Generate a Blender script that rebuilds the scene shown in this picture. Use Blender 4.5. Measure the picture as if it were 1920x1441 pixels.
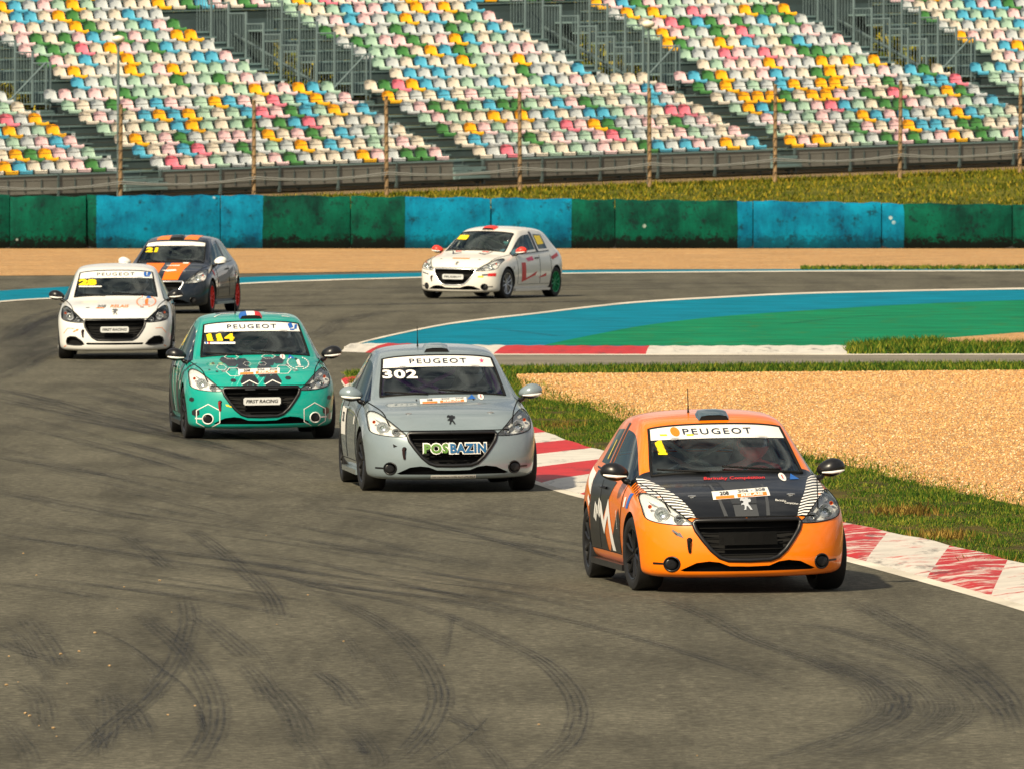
import bpy, bmesh, math, random
import numpy as np
from mathutils import Vector, Matrix
from mathutils.bvhtree import BVHTree
from math import radians, sin, cos, pi, sqrt, atan2

for o in list(bpy.data.objects): bpy.data.objects.remove(o)
scene = bpy.context.scene
C = scene.collection
rng = random.Random(7)
nrng = np.random.default_rng(11)

# ------------------------------------------------------------------ camera, sky, sun, exposure
H_CAM = 3.75                    # eye height above the track
LENS = 400.0                    # long telephoto
FPX = LENS / 36.0 * 1920.0      # focal length in photograph pixels
PITCH = math.atan(520.5 / FPX)
cd = bpy.data.cameras.new('camera'); cam = bpy.data.objects.new('camera', cd); C.objects.link(cam)
cam.location = (0, 0, H_CAM); cam.rotation_euler = (pi/2 - PITCH, 0, 0)
cd.lens = LENS; cd.sensor_width = 36.0; cd.sensor_fit = 'HORIZONTAL'
cd.clip_start = 1.0; cd.clip_end = 9000.0
cd.dof.use_dof = True; cd.dof.focus_distance = 95.0; cd.dof.aperture_fstop = 20.0
scene.camera = cam

SUN_EL = radians(39); SUN_AZ = radians(212)      # azimuth clockwise from +Y: behind the camera, to its left
world = bpy.data.worlds.new('World'); scene.world = world; world.use_nodes = True
wn = world.node_tree.nodes; wl = world.node_tree.links
bg = wn['Background']
sky = wn.new('ShaderNodeTexSky'); sky.sky_type = 'NISHITA'; sky.sun_disc = False
sky.sun_elevation = SUN_EL; sky.sun_rotation = SUN_AZ
sky.air_density = 1.0; sky.dust_density = 2.5; sky.ozone_density = 1.0
wtc = wn.new('ShaderNodeTexCoord'); wmp = wn.new('ShaderNodeMapping'); wmp.inputs['Scale'].default_value = (1.0, 1.0, 2.6)
wnz = wn.new('ShaderNodeTexNoise'); wnz.inputs['Scale'].default_value = 4.2; wnz.inputs['Detail'].default_value = 7; wnz.inputs['Roughness'].default_value = 0.58; wnz.inputs['Distortion'].default_value = 0.6
wrp = wn.new('ShaderNodeValToRGB'); wrp.color_ramp.elements[0].position = 0.44; wrp.color_ramp.elements[1].position = 0.66
wmx = wn.new('ShaderNodeMix'); wmx.data_type = 'RGBA'; wmx.inputs[7].default_value = (14.0, 13.4, 12.2, 1)     # broken cloud all over the sky
wl.new(wtc.outputs['Generated'], wmp.inputs['Vector']); wl.new(wmp.outputs[0], wnz.inputs['Vector']); wl.new(wnz.outputs['Fac'], wrp.inputs['Fac'])
wl.new(wrp.outputs['Color'], wmx.inputs[0]); wl.new(sky.outputs['Color'], wmx.inputs[6])
wl.new(wmx.outputs[2], bg.inputs['Color']); bg.inputs['Strength'].default_value = 0.055
sd = bpy.data.lights.new('sun', 'SUN'); sun = bpy.data.objects.new('sun', sd); C.objects.link(sun)
sd.energy = 5.0; sd.angle = radians(1.5); sd.color = (1.0, 0.86, 0.62)
sdir = Vector((sin(SUN_AZ)*cos(SUN_EL), cos(SUN_AZ)*cos(SUN_EL), sin(SUN_EL)))
sun.rotation_euler = sdir.to_track_quat('Z', 'Y').to_euler()
vs = scene.view_settings
vs.view_transform = 'Standard'; vs.look = 'None'; vs.exposure = 0.26; vs.gamma = 1.0
scene.render.resolution_x = 1024; scene.render.resolution_y = 768
scene.render.engine = 'CYCLES'
scene.cycles.transparent_max_bounces = 24

# ------------------------------------------------------------------ helpers
_F = Vector((0, cos(PITCH), -sin(PITCH))); _U = Vector((0, sin(PITCH), cos(PITCH)))
def G(px, py, z=0.0):
    """survey: the point of the level z that the photograph shows at (px, py)"""
    d = _F + Vector((1, 0, 0)) * ((px - 960) / FPX) + _U * ((720.5 - py) / FPX)
    t = (z - H_CAM) / d.z
    return Vector((0, 0, H_CAM)) + d * t
def AT(px, py, dist):
    """survey: the point at ground distance dist that the photograph shows at (px, py)"""
    d = _F + Vector((1, 0, 0)) * ((px - 960) / FPX) + _U * ((720.5 - py) / FPX)
    return Vector((0, 0, H_CAM)) + d * (dist / d.y)

def tag(o, label=None, cat=None, group=None, kind=None):
    if label: o['label'] = label
    if cat: o['category'] = cat
    if group: o['group'] = group
    if kind: o['kind'] = kind
    return o
def empty(name, loc=(0, 0, 0), rz=0.0, parent=None):
    o = bpy.data.objects.new(name, None); C.objects.link(o)
    o.location = loc; o.rotation_euler = (0, 0, rz); o.empty_display_size = 0.2
    if parent: o.parent = parent
    return o
def link(name, me, mat=None, parent=None, smooth=None):
    if mat is not None:
        if len(me.materials): me.materials.clear()
        for m in (mat if isinstance(mat, (list, tuple)) else [mat]): me.materials.append(m)
    if smooth is not None:
        me.polygons.foreach_set('use_smooth', [True]*len(me.polygons))
        if smooth < 180: me.set_sharp_from_angle(angle=radians(smooth))
    o = bpy.data.objects.new(name, me); C.objects.link(o)
    if parent: o.parent = parent
    return o
def mesh_of(bm, name='m'):
    me = bpy.data.meshes.new(name); bm.normal_update(); bm.to_mesh(me); bm.free(); return me
def bobj(name, bm, mat, parent=None, smooth=None):
    return link(name, mesh_of(bm, name), mat, parent, smooth)
def pydata(name, v, f):
    me = bpy.data.meshes.new(name); me.from_pydata(v, [], f); me.update(); return me

def box(bm, x0, x1, y0, y1, z0, z1, M=None):
    c = [Vector((x, y, z)) for x in (x0, x1) for y in (y0, y1) for z in (z0, z1)]
    if M is not None: c = [M @ p for p in c]
    v = [bm.verts.new(p) for p in c]
    for f in ((0,1,3,2),(4,6,7,5),(0,4,5,1),(2,3,7,6),(0,2,6,4),(1,5,7,3)):
        bm.faces.new([v[i] for i in f])
def tube(bm, pts, r, n=8, caps=True, closed=False):
    pts = [Vector(p) for p in pts]; N = len(pts)
    rs = r if isinstance(r, (list, tuple)) else [r]*N
    rings = []; prev = None
    for i, p in enumerate(pts):
        a = pts[i-1] if (i > 0 or closed) else p; b = pts[(i+1) % N] if (i < N-1 or closed) else p
        t = (b - a).normalized()
        if prev is None:
            nrm = t.orthogonal().normalized()
        else:
            nrm = (prev - t*prev.dot(t))
            nrm = nrm.normalized() if nrm.length > 1e-6 else t.orthogonal().normalized()
        prev = nrm; bn = t.cross(nrm)
        rings.append([bm.verts.new(p + (nrm*cos(2*pi*k/n) + bn*sin(2*pi*k/n))*rs[i]) for k in range(n)])
    for i in range(N if closed else N-1):
        A = rings[i]; B = rings[(i+1) % N]
        for k in range(n): bm.faces.new((A[k], A[(k+1) % n], B[(k+1) % n], B[k]))
    if caps and not closed:
        bm.faces.new(rings[0][::-1]); bm.faces.new(rings[-1])
def lathe(bm, prof, n=32, axis='x', M=None):
    """profile of (along axis, radius)"""
    rings = []
    for a, r in prof:
        ring = []
        for k in range(n):
            t = 2*pi*k/n
            p = Vector((a, r*cos(t), r*sin(t))) if axis == 'x' else (Vector((r*cos(t), r*sin(t), a)) if axis == 'z' else Vector((r*cos(t), a, r*sin(t))))
            ring.append(bm.verts.new(M @ p if M is not None else p))
        rings.append(ring)
    for i in range(len(rings)-1):
        for k in range(n): bm.faces.new((rings[i][k], rings[i][(k+1) % n], rings[i+1][(k+1) % n], rings[i+1][k]))
    return rings
def crom(pts, n=8):
    """Catmull-Rom through the points"""
    P = [Vector(p) for p in pts]; P = [P[0]*2-P[1]] + P + [P[-1]*2-P[-2]]; out = []
    for i in range(1, len(P)-2):
        for k in range(n):
            t = k/n; a, b, c, d = P[i-1], P[i], P[i+1], P[i+2]
            out.append(0.5*((2*b) + (c-a)*t + (2*a-5*b+4*c-d)*t*t + (3*b-a-3*c+d)*t**3))
    out.append(P[-2]); return out
def inpoly(X, Y, poly):
    n = len(poly); ins = np.zeros(X.shape, bool); j = n-1
    for i in range(n):
        xi, yi = poly[i]; xj, yj = poly[j]
        c = ((yi > Y) != (yj > Y)) & (X < (xj-xi)*(Y-yi)/((yj-yi) + 1e-12) + xi)
        ins ^= c; j = i
    return ins

# ------------------------------------------------------------------ materials
def S(c):   # sRGB 0..255 -> linear
    return tuple(((x/255)/12.92 if x/255 <= 0.04045 else ((x/255+0.055)/1.055)**2.4) for x in c)
def newmat(name):
    m = bpy.data.materials.new(name); m.use_nodes = True
    return m, m.node_tree.nodes, m.node_tree.links, m.node_tree.nodes['Principled BSDF']
def mat(name, col, rough=0.5, metal=0.0, var=0.0, vscale=20.0, coat=0.0, bump=0.0, bscale=200.0, spec=0.5):
    m, n, l, b = newmat(name)
    b.inputs['Base Color'].default_value = (*col, 1); b.inputs['Roughness'].default_value = rough
    b.inputs['Metallic'].default_value = metal; b.inputs['Coat Weight'].default_value = coat
    b.inputs['Specular IOR Level'].default_value = spec
    b.inputs['Coat Roughness'].default_value = 0.04
    if var > 0:
        tc = n.new('ShaderNodeTexCoord'); nz = n.new('ShaderNodeTexNoise'); nz.inputs['Scale'].default_value = vscale
        nz.inputs['Detail'].default_value = 5
        l.new(tc.outputs['Object'], nz.inputs['Vector'])
        mr = n.new('ShaderNodeMapRange'); mr.inputs['From Min'].default_value = 0.3; mr.inputs['From Max'].default_value = 0.7
        mr.inputs['To Min'].default_value = 1-var; mr.inputs['To Max'].default_value = 1+var
        l.new(nz.outputs['Fac'], mr.inputs['Value'])
        mx = n.new('ShaderNodeVectorMath'); mx.operation = 'SCALE'; mx.inputs[0].default_value = col
        l.new(mr.outputs['Result'], mx.inputs['Scale']); l.new(mx.outputs['Vector'], b.inputs['Base Color'])
        mr2 = n.new('ShaderNodeMapRange'); mr2.inputs['To Min'].default_value = max(0.02, rough-0.12*min(1, var*4)); mr2.inputs['To Max'].default_value = min(1, rough+0.12*min(1, var*4))
        l.new(nz.outputs['Fac'], mr2.inputs['Value']); l.new(mr2.outputs['Result'], b.inputs['Roughness'])
    if bump > 0:
        tc2 = n.new('ShaderNodeTexCoord'); nb = n.new('ShaderNodeTexNoise'); nb.inputs['Scale'].default_value = bscale; nb.inputs['Detail'].default_value = 3
        l.new(tc2.outputs['Object'], nb.inputs['Vector'])
        bp = n.new('ShaderNodeBump'); bp.inputs['Strength'].default_value = bump; bp.inputs['Distance'].default_value = 0.02
        l.new(nb.outputs['Fac'], bp.inputs['Height']); l.new(bp.outputs['Normal'], b.inputs['Normal'])
    return m
def glassmat(name, tint, ior=1.5, refl=1.0):
    m, n, l, b = newmat(name); n.remove(b); out = n['Material Output']
    tr = n.new('ShaderNodeBsdfTransparent'); tr.inputs['Color'].default_value = (*tint, 1)
    gl = n.new('ShaderNodeBsdfGlossy'); gl.inputs['Roughness'].default_value = 0.02; gl.inputs['Color'].default_value = (refl*0.90, refl, refl*0.96, 1)
    fr = n.new('ShaderNodeFresnel'); fr.inputs['IOR'].default_value = ior
    mx = n.new('ShaderNodeMixShader')
    l.new(fr.outputs[0], mx.inputs[0]); l.new(tr.outputs[0], mx.inputs[1]); l.new(gl.outputs[0], mx.inputs[2])
    l.new(mx.outputs[0], out.inputs['Surface']); return m
class NT:
    """tiny node-graph helper"""
    def __init__(s, name):
        s.m, s.n, s.l, s.b = newmat(name); s.tc = s.n.new('ShaderNodeTexCoord'); s.geo = s.n.new('ShaderNodeNewGeometry')
        s.pos = s.geo.outputs['Position']
    def mapping(s, vec, scale=(1, 1, 1), rot=(0, 0, 0), loc=(0, 0, 0)):
        k = s.n.new('ShaderNodeMapping'); k.inputs['Scale'].default_value = scale; k.inputs['Rotation'].default_value = rot; k.inputs['Location'].default_value = loc
        s.l.new(vec, k.inputs['Vector']); return k.outputs[0]
    def noise(s, vec, scale, detail=4, rough=0.55, dist=0.0):
        k = s.n.new('ShaderNodeTexNoise'); k.inputs['Scale'].default_value = scale; k.inputs['Detail'].default_value = detail
        k.inputs['Roughness'].default_value = rough; k.inputs['Distortion'].default_value = dist
        s.l.new(vec, k.inputs['Vector']); return k.outputs['Fac']
    def voro(s, vec, scale, out='Color', feature='F1'):
        k = s.n.new('ShaderNodeTexVoronoi'); k.feature = feature; k.inputs['Scale'].default_value = scale
        s.l.new(vec, k.inputs['Vector']); return k.outputs[out]
    def ramp(s, fac, stops, interp='LINEAR'):
        k = s.n.new('ShaderNodeValToRGB'); k.color_ramp.interpolation = interp; e = k.color_ramp.elements
        while len(e) < len(stops): e.new(0.5)
        for i, (p, c) in enumerate(stops):
            e[i].position = p; e[i].color = (c, c, c, 1) if isinstance(c, (int, float)) else (*c, 1)
        s.l.new(fac, k.inputs['Fac']); return k.outputs['Color']
    def mix(s, fac, a, b, mode='MIX'):
        k = s.n.new('ShaderNodeMix'); k.data_type = 'RGBA'; k.blend_type = mode
        for v, i in ((fac, 0), (a, 6), (b, 7)):
            if isinstance(v, (int, float)) and i == 0: k.inputs[0].default_value = v
            elif isinstance(v, (tuple, list)): k.inputs[i].default_value = (*v[:3], 1)
            elif isinstance(v, (int, float)): k.inputs[i].default_value = (v, v, v, 1)
            else: s.l.new(v, k.inputs[i])
        return k.outputs[2]
    def math(s, op, a, b=0.0, c=None):
        k = s.n.new('ShaderNodeMath'); k.operation = op
        for i, v in enumerate((a, b) if c is None else (a, b, c)):
            if isinstance(v, (int, float)): k.inputs[i].default_value = v
            else: s.l.new(v, k.inputs[i])
        return k.outputs[0]
    def sep(s, vec):
        k = s.n.new('ShaderNodeSeparateXYZ'); s.l.new(vec, k.inputs[0]); return k.outputs
    def attr(s, name, out='Fac'):
        k = s.n.new('ShaderNodeAttribute'); k.attribute_name = name; return k.outputs[out]
    def bump(s, h, strength=0.5, dist=0.02):
        k = s.n.new('ShaderNodeBump'); k.inputs['Strength'].default_value = strength; k.inputs['Distance'].default_value = dist
        s.l.new(h, k.inputs['Height']); s.l.new(k.outputs[0], s.b.inputs['Normal'])
    def fin(s, col=None, rough=None):
        if col is not None:
            if isinstance(col, tuple): s.b.inputs['Base Color'].default_value = (*col, 1)
            else: s.l.new(col, s.b.inputs['Base Color'])
        if rough is not None:
            if isinstance(rough, (int, float)): s.b.inputs['Roughness'].default_value = rough
            else: s.l.new(rough, s.b.inputs['Roughness'])
        return s.m

def m_asphalt():
    k = NT('asphalt'); p = k.pos
    fine = k.noise(p, 11, 9, 0.86)
    big = k.noise(p, 0.35, 4)
    strk = k.noise(k.mapping(p, (0.9, 0.07, 1), (0, 0, radians(-20))), 1.4, 5, 0.65)
    c = k.ramp(fine, [(0.30, S((46, 44, 36))), (0.5, S((89, 86, 74))), (0.70, S((146, 141, 122)))])
    grain = k.noise(p, 70, 3, 0.8); c = k.mix(1.0, c, k.ramp(grain, [(0.30, 0.72), (0.5, 1.0), (0.70, 1.34)]), 'MULTIPLY')
    c = k.mix(1.0, c, k.ramp(big, [(0.3, 0.76), (0.7, 1.14)]), 'MULTIPLY')
    c = k.mix(1.0, c, k.ramp(strk, [(0.3, 0.62), (0.52, 0.98), (0.72, 1.16)]), 'MULTIPLY')
    k.bump(fine, 0.5, 0.012); k.b.inputs['Specular IOR Level'].default_value = 0.15
    return k.fin(c, 0.9)
def m_gravel():
    k = NT('gravel'); p = k.pos
    v = k.sep(k.voro(p, 26))[0]; d = k.voro(p, 26, 'Distance'); big = k.noise(p, 0.5, 4)
    c = k.ramp(v, [(0.0, S((158, 108, 62))), (0.35, S((212, 156, 90))), (0.75, S((230, 180, 112))), (1.0, S((240, 214, 166)))])
    c = k.mix(1.0, c, k.ramp(k.noise(p, 4.5, 7, 0.8), [(0.32, 0.68), (0.66, 1.2)]), 'MULTIPLY')
    c = k.mix(1.0, c, k.ramp(k.noise(k.mapping(p, (0.5, 1.2, 1)), 1.1, 5, 0.7), [(0.34, 0.76), (0.60, 1.08)]), 'MULTIPLY')
    c = k.mix(1.0, c, k.ramp(d, [(0.0, 1.0), (0.7, 0.72)]), 'MULTIPLY')
    c = k.mix(1.0, c, k.ramp(big, [(0.3, 0.82), (0.65, 1.05)]), 'MULTIPLY')
    h = k.math('ADD', k.math('MULTIPLY', d, -1.0), k.math('MULTIPLY', k.noise(p, 2.2, 3), 1.5))
    k.bump(h, 0.8, 0.03)
    return k.fin(c, 0.9)
def m_stone():
    k = NT('gravel_stone')
    c = k.ramp(k.attr('shade'), [(0.0, S((154, 104, 60))), (0.4, S((212, 156, 90))), (0.8, S((230, 182, 116))), (1.0, S((240, 218, 178)))])
    return k.fin(c, 0.85)
def m_grass(name, cols):
    k = NT(name); p = k.pos
    nz = k.noise(p, 0.7, 4)
    f = k.math('ADD', k.math('MULTIPLY', k.attr('shade'), 0.6), k.math('MULTIPLY', nz, 0.5))
    c = k.ramp(f, [(0.22, S(cols[0])), (0.45, S(cols[1])), (0.62, S(cols[2])), (0.85, S(cols[3]))])
    k.b.inputs['Specular IOR Level'].default_value = 0.15
    return k.fin(c, 0.85)
def m_turf(name, a, b, d):
    k = NT(name); p = k.pos
    f = k.noise(p, 6, 6, 0.7); g = k.noise(p, 0.6, 4)
    c = k.mix(k.ramp(g, [(0.35, 0.0), (0.65, 1.0)]), k.ramp(f, [(0.3, S(a)), (0.7, S(b))]), k.ramp(f, [(0.3, S(b)), (0.7, S(d))]))
    k.bump(f, 1.0, 0.08)
    k.b.inputs['Specular IOR Level'].default_value = 0.15
    return k.fin(c, 0.95)
def m_paint(name, col, wear=(0.62, 0.75), under=(92, 86, 76), sc=3.0, dirt=0.35):
    k = NT(name); p = k.pos
    n1 = k.noise(k.mapping(p, (1, 0.45, 1)), sc, 7, 0.72); n2 = k.noise(p, 0.8, 4); n3 = k.noise(p, 30, 4, 0.7)
    c = k.mix(k.ramp(n1, [(wear[0], 0.0), (wear[1], 1.0)]), S(col), S(under))
    c = k.mix(1.0, c, k.ramp(n2, [(0.3, 1-dirt), (0.65, 1.05)]), 'MULTIPLY')
    c = k.mix(1.0, c, k.ramp(n3, [(0.3, 0.85), (0.7, 1.1)]), 'MULTIPLY')
    k.bump(n3, 0.3, 0.01); k.b.inputs['Specular IOR Level'].default_value = 0.08
    return k.fin(c, 0.9)
def m_mark():
    k = NT('tyre_rubber_on_asphalt'); n, l = k.n, k.l
    uv = k.sep(k.tc.outputs['UV']); u, v = uv[0], uv[1]
    nr = k.attr('ribs')
    w = k.math('SINE', k.math('MULTIPLY', k.math('MULTIPLY', u, nr), 2*pi))
    rib = k.math('ADD', k.math('MULTIPLY', w, 0.34), 0.60)
    edge = k.math('MULTIPLY', k.math('MULTIPLY', u, k.math('SUBTRACT', 1.0, u)), 4.0)
    edge = k.math('MINIMUM', k.math('MULTIPLY', edge, 1.8), 1.0)
    nz = k.math('MULTIPLY', k.ramp(k.noise(k.pos, 9, 6, 0.8), [(0.32, 0.10), (0.66, 1.0)]), k.ramp(k.noise(k.mapping(k.tc.outputs['UV'], (9, 0.35, 1)), 1.0, 4), [(0.30, 0.25), (0.62, 1.0)]))
    lon = k.ramp(k.noise(k.mapping(k.tc.outputs['UV'], (1.5, 0.9, 1)), 1.0, 3), [(0.3, 0.45), (0.65, 1.0)])
    a = k.math('MULTIPLY', k.math('MULTIPLY', rib, edge), k.math('MULTIPLY', nz, k.attr('alpha')))
    a = k.math('MULTIPLY', a, lon)
    tr = n.new('ShaderNodeBsdfTransparent'); mx = n.new('ShaderNodeMixShader')
    k.b.inputs['Base Color'].default_value = (0.012, 0.012, 0.012, 1); k.b.inputs['Roughness'].default_value = 0.65
    l.new(a, mx.inputs[0]); l.new(tr.outputs[0], mx.inputs[1]); l.new(k.b.outputs[0], mx.inputs[2])
    l.new(mx.outputs[0], n['Material Output'].inputs['Surface'])
    return k.m

M = {}
M['asphalt'] = m_asphalt(); M['gravel'] = m_gravel(); M['stone'] = m_stone()
M['turf'] = m_turf('turf', (42, 58, 18), (84, 98, 28), (132, 122, 48))
M['verge_soil'] = m_turf('verge_soil', (46, 46, 20), (78, 74, 30), (118, 98, 50))
M['bank_turf'] = m_turf('bank_turf', (56, 64, 14), (90, 94, 24), (128, 118, 40))
M['dirt'] = m_turf('dirt', (92, 78, 58), (140, 118, 86), (170, 142, 104))
M['verge_blade'] = m_grass('verge_blade', ((18, 38, 8), (40, 74, 14), (70, 102, 22), (140, 136, 50)))
M['bank_blade'] = m_grass('bank_blade', ((44, 54, 10), (74, 84, 14), (104, 106, 22), (160, 136, 42)))
M['dry_blade'] = m_grass('dry_blade', ((58, 42, 18), (92, 72, 28), (120, 98, 40), (156, 128, 62)))
M['mark'] = m_mark()
M['white_line'] = m_paint('white_line', (222, 214, 198), (0.60, 0.78), (120, 112, 100), 5)
M['blue_ground'] = m_paint('blue_ground', (0, 124, 150), (0.60, 0.80), (28, 96, 104), 1.2, 0.30)
M['green_ground'] = m_paint('green_ground', (14, 128, 88), (0.54, 0.72), (72, 116, 60), 1.6, 0.34)
M['kerb_red'] = m_paint('kerb_red', (206, 34, 26), (0.52, 0.60), (222, 208, 196), 2.6, 0.3)
M['kerb_white'] = m_paint('kerb_white', (226, 218, 206), (0.56, 0.66), (196, 92, 78), 2.6, 0.3)
# ------------------------------------------------------------------ the ground
def sheet(name, loop, z, m, parent=None):
    """a flat sheet from a world outline"""
    bm = bmesh.new(); vs_ = [bm.verts.new((p[0], p[1], z)) for p in loop]; f = bm.faces.new(vs_)
    if f.normal.z < 0: f.normal_flip()
    bmesh.ops.triangulate(bm, faces=bm.faces[:]); bmesh.ops.recalc_face_normals(bm, faces=bm.faces[:])
    for f in bm.faces:
        if f.normal.z < 0: f.normal_flip()
    return bobj(name, bm, m, parent)
def pxl(pts, n=6): return [G(*p) for p in [(q.x, q.y) for q in crom([(a, b, 0) for a, b in pts], n)]]

ground = sheet('ground', [(-4000, -600), (4000, -600), (4000, 7000), (-4000, 7000)], 0.0, M['turf'])
tag(ground, 'flat grassy ground around the race track', kind='structure')

OUTER = [(-700, 519), (-300, 518), (0, 517), (230, 515), (440, 512), (800, 507), (1050, 505), (1500, 502), (1920, 500), (2700, 497)]
INNER = [(2700, 534), (2300, 537), (1920, 541), (1700, 545), (1500, 550), (1350, 557), (1200, 566), (1100, 576), (1000, 588), (910, 598), (830, 609), (750, 625), (690, 639), (645, 652)]
ROAD_B = [(2700, 678), (1920, 681), (1500, 684), (1200, 686), (960, 689), (760, 694), (690, 698), (645, 706)]
EDGE = [(640, 712), (665, 745), (720, 785), (800, 826), (900, 865), (1003, 901), (1090, 927), (1340, 984), (1585, 1043), (1750, 1087), (1920, 1135), (2250, 1236), (2700, 1385)]
loop = pxl(OUTER) + pxl(INNER) + [G(640, 658), G(700, 663), G(2700, 664)] + pxl(ROAD_B) + pxl(EDGE) + [Vector((6.5, 45, 0)), Vector((12, 10, 0)), Vector((16, -60, 0)), Vector((-40, -60, 0)), Vector((-40, 60, 0))]
track = tag(sheet('asphalt_track', loop, 0.004, M['asphalt']), 'grey asphalt track crossed by dark tyre marks', kind='structure')

def band(name, top, bot, z, m, parent=None, n=6):
    a = pxl(top, n); b = pxl(bot, n); N = min(len(a), len(b))
    v = [(p.x, p.y, z) for p in a[:N]] + [(p.x, p.y, z) for p in b[:N]]
    return link(name, pydata(name, v, [(i, N+i, N+i+1, i+1) for i in range(N-1)]), m, parent)
# gravel trap beyond the corner and the strip of turf at its edge
gt = sheet('gravel_trap', pxl([(-900, 455), (900, 455), (2900, 455)]) + [p for p in pxl([(2900, 505), (1920, 506), (1500, 506), (1180, 506), (1050, 507), (800, 509), (440, 514), (230, 516), (0, 518), (-900, 520)])], 0.012, M['gravel'])
tag(gt, 'tan gravel trap in front of the tyre barrier', kind='structure')
OB_T = [(-700, 604), (-300, 571), (0, 547), (110, 540), (230, 533), (440, 522), (600, 517), (790, 513), (1050, 508.5), (1500, 506), (1920, 505), (2700, 503)]
OB_B = [(-700, 630), (-300, 595), (0, 566), (110, 559), (230, 549), (440, 533), (600, 526), (790, 520.5), (1050, 513), (1500, 509), (1920, 508), (2700, 505.5)]
OB_W = [(x, y+2.2) for x, y in OB_B]
tag(band('painted_edge_band', OB_T, OB_B, 0.016, M['blue_ground']), 'blue painted band along the outer edge of the corner', kind='structure')
tag(band('outer_white_line', OB_B, OB_W, 0.016, M['white_line']), 'white line below the blue outer band', kind='structure')
# the painted run-off inside the corner
blue = sheet('painted_runoff', pxl([(x, y+3) for x, y in INNER]) + [G(650, 657), G(1000, 657), G(1590, 656), G(1700, 646), G(1920, 628), G(2700, 590)], 0.010, M['blue_ground'])
tag(blue, 'bright blue painted run-off inside the corner', kind='structure')
green = sheet('green_runoff', pxl([(1020, 649), (1060, 640), (1120, 628), (1200, 613), (1300, 600), (1400, 591), (1600, 578), (1750, 570), (1920, 564), (2300, 554), (2700, 548)]) + [G(2700, 590), G(1920, 624), G(1760, 637), G(1590, 651), G(1200, 649.5)], 0.014, M['green_ground'])
tag(green, 'green painted area inside the blue run-off', kind='structure')
tag(band('inner_white_line', [(x, y) for x, y in INNER[::-1]], [(x, y+2.8) for x, y in INNER[::-1]], 0.014, M['white_line']), 'white line along the inner edge of the far corner', kind='structure')
sheet_g = sheet('gravel_patch', [G(1700, 641), G(1800, 634), G(1920, 625), G(2200, 606), G(2700, 588), G(2700, 652), G(1920, 647), G(1740, 645)], 0.018, M['gravel'])
tag(sheet_g, 'small gravel patch beside the green run-off', kind='structure')
# near gravel bed
GR_L = [(960, 715), (985, 738), (1060, 757), (1110, 766), (1160, 788), (1300, 822), (1450, 850), (1585, 872), (1700, 904), (1920, 950), (2300, 1030), (2700, 1115)]
GR_T = [(2700, 692), (1920, 695), (1500, 698), (1200, 700), (1040, 701), (960, 703)]
near_gravel_loop = pxl(GR_L, 3) + pxl(GR_T, 3)
ng = sheet('gravel_bed', near_gravel_loop, 0.010, M['gravel'])
tag(ng, 'tan gravel bed between the service road and the grass verge', kind='structure')
# painted line between asphalt and near kerb
tag(band('track_edge_line', EDGE, [(x, y+5+max(0, (y-820)*0.022)) for x, y in EDGE], 0.008, M['white_line']), 'white edge line beside the red and white kerb', kind='structure')
tag(band('service_road_line', [(2700, 663), (1600, 664), (1000, 664), (700, 664)], [(2700, 665.5), (1600, 666.5), (1000, 666.5), (700, 666.5)], 0.008, M['white_line']), 'thin pale line along the service road', kind='structure')

M['old_asphalt'] = m_turf('old_asphalt', (112, 108, 98), (134, 128, 116), (150, 142, 128))
tag(sheet('service_road', [G(760, 667), G(1000, 667), G(2700, 666)] + [G(x, y-0.5) for x, y in ROAD_B[:5]], 0.007, M['old_asphalt']), 'pale worn asphalt of the service road behind the gravel bed', kind='structure')
# kerbs: every painted block is a piece of its own
def resample(P, step):
    L = [0.0]
    for a, b in zip(P, P[1:]): L.append(L[-1] + (b-a).length)
    n = max(2, int(L[-1]/step)); out = []; j = 0
    for i in range(n+1):
        t = L[-1]*i/n
        while j < len(P)-2 and L[j+1] < t: j += 1
        out.append(P[j].lerp(P[j+1], (t-L[j])/max(1e-6, L[j+1]-L[j])))
    return out
def kerb(name, inner, outer, cols, per, prof, label, ms=None):
    root = empty(name, inner[len(inner)//2].copy()); tag(root, label, kind='structure')
    base = root.location
    nb = (len(inner)-1)//per
    for b in range(nb):
        bm = bmesh.new(); rows = []
        for i in range(b*per, (b+1)*per+1):
            e = 0.0
            a, c = inner[i], outer[i]
            rows.append([bm.verts.new((a.lerp(c, t)) - base + Vector((0, 0, h + (0.006*sin(i*1.7) if 0 < t < 1 else 0)))) for t, h in prof])
        for r0, r1 in zip(rows, rows[1:]):
            for k in range(len(prof)-1): bm.faces.new((r0[k], r1[k], r1[k+1], r0[k+1]))
        bmesh.ops.recalc_face_normals(bm, faces=bm.faces[:])
        bm.normal_update()
        if sum(f.normal.z for f in bm.faces) < 0:
            bmesh.ops.reverse_faces(bm, faces=bm.faces[:])
        bobj('kerb_block', bm, (ms or ((KR2, KW2) if b < nb*0.55 else (M['kerb_red'], M['kerb_white'])))[0 if cols(b) else 1], root)
    return root
def m_kerb(name, col, other, wr=(0.50, 0.57)):
    k = NT(name); p = k.pos
    n1 = k.noise(p, 2.6, 8, 0.72)
    n2 = k.noise(p, 3, 5); n4 = k.noise(k.mapping(p, (2.6, 0.5, 1), (0, 0, radians(-12))), 1.3, 7, 0.75)
    c = k.mix(k.ramp(n1, [(wr[0], 0.0), (wr[1], 1.0)]), S(col), S(other))
    c = k.mix(k.ramp(n4, [(0.55, 0.0), (0.68, 0.75)]), c, S((46, 42, 40)))
    c = k.mix(1.0, c, k.ramp(n2, [(0.3, 0.78), (0.7, 1.05)]), 'MULTIPLY')
    k.bump(n2, 0.3, 0.02)
    return k.fin(c, 0.6)
M['kerb_red'] = m_kerb('kerb_red_worn', (186, 12, 10), (214, 196, 184), (0.49, 0.57))
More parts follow.
